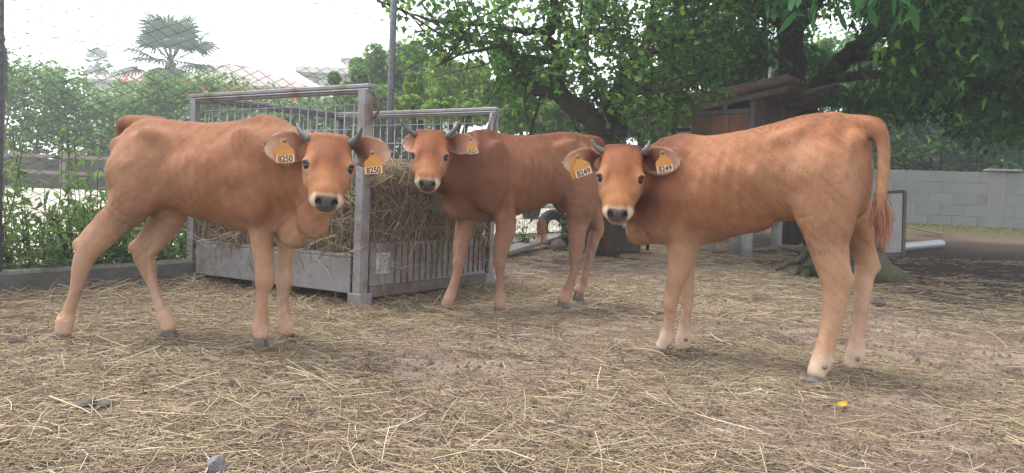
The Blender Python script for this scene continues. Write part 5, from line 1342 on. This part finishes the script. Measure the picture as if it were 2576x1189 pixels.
    # ---- horns
    for sd, tip in zip((-1, 1), H['horns']):
        b0 = HP(-0.108, sd * 0.062, 0.018); d = pix(b0)[2] + tip[2]
        t0 = P(tip[0], tip[1], d); bend = nrm(hy * sd + hz * -0.2) * 0.010
        pts = [b0 + (t0 - b0) * t + bend * math.sin(t * math.pi) for t in np.linspace(0, 1, 9)]
        rad = [H.get('hr', 0.0155) * (1 - 0.72 * t ** 1.3) for t in np.linspace(0, 1, 9)]
        MB().tube(pts, rad, 12).build('horn', HORN, root_o, True)
    # ---- ears
    for sd, E in zip((-1, 1), H['ears']):
        b0 = HP(-0.080, sd * 0.068, -0.010); d = pix(b0)[2]
        t0 = P(E['tip'][0], E['tip'][1], d + E['tip'][2])
        e = nrm(t0 - b0); Lg = np.linalg.norm(t0 - b0)
        nrm_ = nrm(E['open'][0] * RT + E['open'][1] * UP - E['open'][2] * FW); nrm_ = nrm(nrm_ - (nrm_ @ e) * e)
        sv = np.cross(e, nrm_)
        if sv @ UP < 0: sv = -sv
        NU, NV = 18, 13; W = E.get('w', 0.046) * 1.1
        front = []; back = []; cf = []; cb = []
        for i in range(NU):
            u = i / (NU - 1)
            wv = W * (0.48 + 0.52 * sm(0.0, 0.45, u)) * (1 - max(0, (u - 0.42) / 0.58) ** 2.0) ** 0.62 + 0.0015
            roll = (1 - u) ** 1.5
            for j in range(NV):
                v = -1 + 2 * j / (NV - 1)
                ang = v * (0.55 + 1.25 * roll)
                yy = wv * math.sin(ang) / math.sin(min(1.5708, 0.55 + 1.25 * roll)) if True else 0
                dep = -0.042 * (math.cos(ang) - math.cos(0.55 + 1.25 * roll)) * (0.5 + 0.8 * roll) / 0.6
                droop = -UP * 0.018 * u * u * E.get('droop', 1)
                pnt = b0 + e * Lg * u + sv * (yy - (0.35 * W * u * (1 if v < 0 else 0.2) * abs(v) if False else 0)) + nrm_ * dep + droop
                jit = 0.0012 * math.sin(i * 5.1 + j * 3.3)
                front.append(pnt + nrm_ * (0.002 + jit)); back.append(pnt - nrm_ * 0.0025)
                edge = sm(0.72, 0.98, max(abs(v), u * 1.0))
                base = np.array([0.52, 0.28, 0.195]) * (1 - edge) + np.array([0.62, 0.43, 0.30]) * edge
                darkb = sm(0.68, 0.15, u + 0.12 * v); base = base * (1 - darkb * 0.66) + np.array([0.13, 0.065, 0.045]) * darkb * 0.66  # dark brown ear base, with the cup's inner shading painted in
                cf.append(base * np.array(spec.get('etone', (1, 1, 1)))); cb.append(np.array([0.34, 0.16, 0.085]) * tone)
        ff = []; n_ = NU * NV
        for i in range(NU - 1):
            for j in range(NV - 1):
                a = i * NV + j; ff.append((a, a + 1, a + NV + 1, a + NV)); ff.append((n_ + a, n_ + a + NV, n_ + a + NV + 1, n_ + a + 1))
        rim = [j for j in range(NV)] + [i * NV + NV - 1 for i in range(1, NU)] + [(NU - 1) * NV + j for j in range(NV - 2, -1, -1)] + [i * NV for i in range(NU - 2, 0, -1)]
        for a, b in zip(rim, rim[1:] + rim[:1]): ff.append((a, n_ + a, n_ + b, b))
        vv = front + back; cc = cf + cb
        # fringe of hairs
        er = np.random.default_rng(spec['seed'] + 5 + sd)
        for _ in range(500):
            k = int(er.integers(0, n_)) if er.random() < 0.55 else int(er.choice(rim))
            p0 = np.array(front[k]); out_ = nrm(p0 - (b0 + e * Lg * 0.45)) * 0.6 + er.normal(0, 0.5, 3) + nrm_ * 0.45 + e * 0.4
            out_ = nrm(out_) * er.uniform(0.003, 0.008); sd_ = nrm(np.cross(out_, FW)) * 0.0004
            b_ = len(vv); vv += [p0 - sd_, p0 + sd_, p0 + out_]; ff.append((b_, b_ + 1, b_ + 2))
            cc += [np.array([0.62, 0.42, 0.29]) * er.uniform(0.7, 1.2)] * 3
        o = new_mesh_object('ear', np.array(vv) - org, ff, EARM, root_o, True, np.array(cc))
    # ---- ear tags
    for T_ in spec['tags']:
        d = T_['d']; st = P(*T_['stud'], d); an = math.radians(T_['rot']); sc = T_.get('sc', 1.0)
        tx = nrm(RT * math.cos(an) + UP * math.sin(an)); ty = nrm(UP * math.cos(an) - RT * math.sin(an))
        tw = math.radians(T_.get('turn', 0)); tx = nrm(tx * math.cos(tw) + FW * math.sin(tw)); tz = np.cross(tx, ty)
        out = [(-0.007, 0.004), (-0.005, 0.009), (0.005, 0.009), (0.007, 0.004), (0.008, -0.006), (0.013, -0.015), (0.026, -0.026), (0.030, -0.032), (0.030, -0.066),
               (0.027, -0.069), (-0.027, -0.069), (-0.030, -0.066), (-0.030, -0.032), (-0.026, -0.026), (-0.013, -0.015), (-0.008, -0.006)]
        def plate(pts, z0, z1):
            q = MB(); n_ = len(pts)
            vv = [st + sc * (tx * x + ty * y + tz * z) for z in (z0, z1) for x, y in pts]
            fcs = [tuple(range(n_))[::-1], tuple(range(n_, 2 * n_))] + [(i, (i + 1) % n_, n_ + (i + 1) % n_, n_ + i) for i in range(n_)]
            return q.add(vv, fcs)
        q = plate(out, -0.0012, 0.0012)
        if T_.get('backplate'):
            bx_, by_ = T_['backplate']
            n_ = len(out)
            vv = [st + sc * (tx * (x + bx_) + ty * (y * 0.95 + by_) + tz * z) for z in (-0.020, -0.018) for x, y in out]
            q.add(vv, [tuple(range(n_))[::-1], tuple(range(n_, 2 * n_))] + [(i, (i + 1) % n_, n_ + (i + 1) % n_, n_ + i) for i in range(n_)])
        tg = q.build('ear_tag', TAGM, root_o)
        plate([(-0.0285, -0.045), (-0.0285, -0.066), (-0.026, -0.068), (0.026, -0.068), (0.0285, -0.066), (0.0285, -0.045)], 0.0013, 0.0018).build('number_band', BANDM, tg)
        a0 = st + tz * 0.0; MB().tube([a0 - tz * 0.003, a0 + tz * 0.003, a0 + tz * 0.005], [0.0058 * sc, 0.0058 * sc, 0.003 * sc], 10).build('stud', HORN, tg)
        cu = bpy.data.curves.new('digits', 'FONT'); cu.body = T_['text']; cu.size = 0.0245 * sc; cu.align_x = 'CENTER'; cu.offset = 0.0004; cu.extrude = 0.0002
        cu.space_character = 1.02
        to = bpy.data.objects.new('digits_tmp', cu); COL.objects.link(to)
        dg = bpy.context.evaluated_depsgraph_get(); me = bpy.data.meshes.new_from_object(to.evaluated_get(dg))
        COL.objects.unlink(to); bpy.data.objects.remove(to)
        me.materials.clear(); me.materials.append(INK)
        co = np.empty(len(me.vertices) * 3, np.float32); me.vertices.foreach_get('co', co); co = co.reshape(-1, 3).astype(float)
        w0 = co[:, 0].max() - co[:, 0].min(); fx = 0.047 * sc / w0
        wv = st + np.outer(co[:, 0] * fx - 0.0 , tx) + np.outer(co[:, 1] * 1.12 - 0.0655 * sc, ty) + np.outer(co[:, 2] + 0.0023 * sc, tz)
        me.vertices.foreach_set('co', (wv - org).astype(np.float32).ravel()); me.update()
        ob = bpy.data.objects.new('digits', me); COL.objects.link(ob); ob.parent = tg
    # ---- hooves and dew claws
    for at, ar, pts, foot, L in legs:
        FEET.append(foot)
        an = math.radians(L.get('toe', spec['yaw'])); tf = np.array([math.cos(an), math.sin(an), 0]); ts = np.array([-tf[1], tf[0], 0])
        cor, cr = pts[-1]
        fz_ = float(base_z(foot[1])) - 0.006
        fc = np.array([foot[0], foot[1], fz_])
        mb = MB(); hr = cr * 1.02
        for sd in (-1, 1):
            rings = []
            htop = max(cor[2] - fz_ - cr * 0.25, 0.025)
            for t in (0, 0.12, 0.55, 1.0):
                ctr = fc + (np.array([cor[0], cor[1], fz_]) - fc) * t * 0.9 + z3 * htop * t + ts * sd * hr * 0.50
                lenf = hr * (1.12 - 0.42 * t); lenb = hr * (0.85 - 0.1 * t); wd_ = hr * (0.50 - 0.05 * t) - 0.0012
                ring = []
                for k in range(12):
                    a = 2 * math.pi * k / 12; ca, sa = math.cos(a), math.sin(a)
                    toe_in = -sd * 0.18 * max(ca, 0) * wd_
                    ring.append(ctr + tf * (ca * (lenf if ca > 0 else lenb)) + ts * (sa * wd_ * (1 - 0.25 * max(ca, 0)) + toe_in) - z3 * (0.25 * htop * max(-ca, 0) * t))
                rings.append(ring)
            vv = [q for r_ in rings for q in r_]; ff = [tuple(range(12))[::-1], tuple(range(36, 48))]
            for i in range(3):
                for k in range(12): ff.append((i * 12 + k, i * 12 + (k + 1) % 12, (i + 1) * 12 + (k + 1) % 12, (i + 1) * 12 + k))
            mb.add(vv, ff)
        mb.build('hoof', HOOF, root_o, True)
        for (px, py) in L.get('dew', []):
            d = pix(pts[-2][0])[2] - pts[-2][1] * 0.9; c0 = P(px, py, d)
            q = MB(); q.tube([c0 + FW * 0.014, c0, c0 - FW * 0.006 - UP * 0.003, c0 - FW * 0.0085 - UP * 0.005], [0.0095, 0.0095, 0.0075, 0.003], 10); q.build('dewclaw', DEW, root_o, True)
    return root_o

def EYEC(sd): return (0.021, sd * 0.0660, 0.0070)

def fore(sd, j, foot, **k): return dict(attach=(0.215, sd * 0.085, 0.60), ar=0.060, j=j, foot=foot, **k)
def hind(sd, j, foot, **k): return dict(attach=(-0.27, sd * 0.070, 0.61), ar=0.092, j=j, foot=foot, **k)

calf_left = dict(
    label='calf with ears tagged 8250, body in profile facing right, beside the chain link fence', seed=1,
    s=0.99, yaw=-15, c=(-1.085, 2.672), dz=(0.0, -0.01), tone=(1.05, 1.02, 1.0), htone=(0.80, 0.75, 0.72), face=(0.35, 0.15, 0.068), 
    legs=[
        fore(-1, [(655, 530, 40), (657, 593, 33), (664, 660, 27), (664, 700, 26), (659, 755, 18), (657, 812, 23), (656, 838, 22)], (656, 880), dew=[]),
        fore(1, [(719, 600, 27), (716, 655, 24), (714, 700, 23), (712, 760, 17), (719, 812, 21.5), (721, 830, 20)], (726, 853)),
        hind(-1, [(345, 480, 68), (300, 545, 44), (255, 592, 38), (224, 628, 31), (206, 665, 26), (190, 730, 18), (172, 783, 20), (165, 805, 24), (160, 828, 23)], (155, 855), hock=(199, 613, 11), hi=3, ach=(262, 545), toe=-25),
        hind(1, [(430, 530, 50), (397, 590, 36), (364, 634, 31), (371, 670, 25), (384, 715, 17), (404, 770, 18.5), (416, 795, 22), (424, 820, 21)], (432, 848), hock=(338, 621, 11), hi=2, ach=(385, 570), toe=-10)],
    head=dict(at=(826, 418, 2.37), s=0.94, pitch=39, yaw=-1, roll=-4, hr=0.0135,
              horns=[(747, 311, 0.03), (910, 320, -0.02)],
              ears=[dict(tip=(664, 352, 0.02), open=(-0.15, -0.05, 1.0), w=0.049), dict(tip=(984, 368, -0.01), open=(0.15, -0.05, 1.0), w=0.050)]),
    tags=[dict(stud=(716, 356), d=2.345, rot=3, text='8250', sc=0.98, backplate=(-0.014, 0.004)), dict(stud=(937, 386), d=2.33, rot=4, text='8250', sc=0.95)],
    nz=0.02, nf=0.03, nf2=0.05,
    lumps=[dict(at=(790, 545, 2.50), r=(0.058, 0.070, 0.026), k=0.055), dict(at=(742, 590, 2.56), r=(0.050, 0.045, 0.045), k=0.04)],
    tail=[(400, 312, 2.76, 0.026), (335, 310, 2.79, 0.028), (312, 309, 2.83, 0.022), (305, 330, 2.88, 0.018), (315, 400, 2.93, 0.015), (322, 470, 2.95, 0.012)],
)
calf_mid = dict(
    label='darker brown calf tagged 8251 standing beside the hay cage', seed=2,
    s=1.10, yaw=210, c=(0.05, 3.806), dz=(-0.01, 0.03), tone=(0.80, 0.72, 0.72), htone=(0.82, 0.74, 0.72), face=(0.36, 0.14, 0.062), dark_shaded_neck=0.55,
    legs=[
        fore(-1, [(1164, 594, 25), (1158, 628, 22), (1155, 660, 18.5), (1146, 700, 14.5), (1131, 745, 16), (1122, 765, 16)], (1112, 787), toe=225),
        fore(1, [(1272, 556, 31), (1261, 620, 24), (1257, 660, 18.5), (1259, 705, 13), (1258, 748, 17), (1257, 766, 17.5)], (1255, 788), toe=250),
        hind(1, [(1462, 510, 48), (1455, 556, 32), (1450, 605, 23), (1447, 640, 21), (1444, 680, 14), (1429, 725, 15), (1419, 752, 18)], (1408, 782), toe=205),
        hind(-1, [(1500, 560, 22), (1494, 600, 19), (1482, 645, 15), (1468, 705, 13), (1457, 728, 16)], (1452, 757, 4.12), toe=205)],
    head=dict(at=(1081, 392, 3.36), s=1.0, pitch=44, yaw=-3, roll=-1, hr=0.0145,
              horns=[(1007, 303, 0.0), (1157, 305, 0.0)],
              ears=[dict(tip=(1014, 352, 0.12), open=(-0.8, 0.0, 0.6), w=0.036), dict(tip=(1203, 350, 0.02), open=(0.15, -0.25, 1.0), w=0.044)]),
    tags=[dict(stud=(1183, 352), d=3.315, rot=14, text='8251', sc=0.95, turn=40)],
    nz=0.02, nf=0.02,
    tail=[(1440, 352, 3.98, 0.026), (1490, 356, 4.03, 0.030), (1511, 366, 4.06, 0.022), (1516, 420, 4.10, 0.018), (1511, 520, 4.10, 0.013), (1515, 590, 4.10, 0.010)],
    tufts=[((1361, 556, 3.86), (1364, 622, 3.86), 70, 0.016, (0.36, 0.19, 0.10), 0.0012), ((1514, 560, 4.10), (1524, 634, 4.10), 130, 0.018, (0.10, 0.045, 0.03), 0.0014)],
)
def dark_rump(C, V, lb, lh, N):
    t = 0.45 * sm(0.05, 0.02, np.linalg.norm((lb - np.array([-0.27, 0.1, 0.775])) * np.array([0.5, 0.4, 1.3]), axis=1))[:, None]
    return C * (1 - t) + np.array([0.22, 0.085, 0.04]) * t
calf_right = dict(
    label='tan calf with ears tagged 8249, rump turned to the camera, nearest the block wall', seed=3,
    s=1.06, yaw=147.3, c=(0.80, 2.66), dz=(-0.05, 0.03), tone=(1.12, 1.06, 1.0), htone=(0.84, 0.78, 0.74), dark_shaded_neck=1.0, pastern=(0.50, 0.385, 0.305), ribs=0.9, paint=[dark_rump],
    legs=[
        fore(1, [(1716, 600, 48), (1712, 655, 37), (1698, 708, 27), (1688, 765, 21), (1683, 805, 17), (1676, 845, 21), (1666, 868, 19)], (1650, 897), toe=175, dew=[(1688, 872)]),
        fore(-1, [(1727, 680, 23), (1729, 750, 20), (1724, 800, 17), (1720, 848, 22), (1717, 868, 21)], (1714, 886), toe=165, dew=[(1725, 852)]),
        hind(1, [(2082, 480, 88), (2082, 545, 76), (2082, 600, 58), (2090, 645, 50), (2103, 705, 42), (2101, 755, 35), (2095, 800, 30), (2080, 858, 27), (2064, 908, 28), (2054, 934, 26)], (2042, 970), toe=165, dew=[(2074, 921)], hock=(2134, 700, 15), hi=4),
        hind(-1, [(2150, 540, 55), (2166, 610, 36), (2180, 658, 32), (2173, 700, 27), (2167, 765, 21.5), (2159, 830, 20.5), (2150, 888, 25), (2143, 912, 23)], (2140, 936), hock=(2204, 671, 11), hi=2, toe=165, dew=[(2158, 901)])],
    head=dict(at=(1561, 446, 2.63), s=0.97, pitch=45, yaw=-2, roll=-1, hr=0.0125,
              horns=[(1489, 352, 0.02), (1634, 354, 0.02)],
              ears=[dict(tip=(1416, 396, -0.03), open=(-0.2, -0.05, 1.0), w=0.044), dict(tip=(1712, 388, -0.07), open=(0.2, -0.05, 1.0), w=0.046)]),
    tags=[dict(stud=(1454, 396), d=2.585, rot=20, text='8249', sc=1.0, backplate=(-0.012, 0.0)), dict(stud=(1666, 386), d=2.60, rot=10, text='8249', sc=0.98)],
    nz=0.0, nf=0.03, nf2=0.04,
    tail=[(2110, 318, 2.50, 0.030), (2180, 318, 2.42, 0.034), (2208, 330, 2.39, 0.028), (2222, 368, 2.38, 0.022), (2222, 425, 2.37, 0.019), (2217, 480, 2.36, 0.016), (2214, 530, 2.36, 0.014), (2214, 570, 2.36, 0.010)],
    tufts=[((2214, 490, 2.36), (2220, 620, 2.36), 300, 0.014, (0.33, 0.15, 0.09), 0.0012)],
)
for _s in (calf_left, calf_mid, calf_right):
    make_calf(_s)
# straw trodden up round the hooves
rg = np.random.default_rng(62); Vs, Fs, Cs, k = [], [], [], 0
for ft in FEET:
    n = 150; a = rg.uniform(0, 2 * math.pi, n); r_ = 0.03 + 0.09 * rg.random(n)
    x, y = ft[0] + r_ * np.cos(a), ft[1] + r_ * np.sin(a); z = gz(x, y) + 0.022 * rg.random(n) * np.exp(-((r_ - 0.04) / 0.05) ** 2)
    b = a + math.pi / 2 + rg.normal(0, 0.6, n); e = rg.normal(0.05, 0.18, n); ln = rg.uniform(0.03, 0.13, n)
    v, f, c = strands(np.stack([x, y, z], 1), np.stack([np.cos(b) * np.cos(e), np.sin(b) * np.cos(e), np.sin(e)], 1), ln, rg.uniform(0.0006, 0.0014, n), rg.normal(0, 1, (n, 3)) * (ln * 0.1)[:, None], 3, 2, straw_cols(n, rg))
    Vs.append(v); Fs.append(f + k); Cs.append(c); k += len(v)
o = new_mesh_object('trodden_straw', np.concatenate(Vs), np.concatenate(Fs), STRAW, None, False, np.concatenate(Cs)); tag(o, 'straw trodden up round the calves hooves', 'straw', kind='stuff')

# ---------------------------------------------------------------- volume added in place of lens glare
hz = MB().box((0, 30, 5.2), (74, 0, 0), (0, 52, 0), (0, 0, 6.4)).top('veil', None, (0, 30, -1.2))
hm_ = bpy.data.materials.new('glare_veil'); hm_.use_nodes = True; hn_ = hm_.node_tree; hn_.nodes.clear()
pv = hn_.nodes.new('ShaderNodeVolumePrincipled'); pv.inputs['Density'].default_value = 0.0055; pv.inputs['Color'].default_value = (0.93, 0.96, 1.0, 1); pv.inputs['Anisotropy'].default_value = 0.3
ho_ = hn_.nodes.new('ShaderNodeOutputMaterial'); hn_.links.new(pv.outputs[0], ho_.inputs['Volume'])
hz.data.materials.clear(); hz.data.materials.append(hm_); tag(hz, 'pale haze added to stand in for lens glare', kind='stuff')
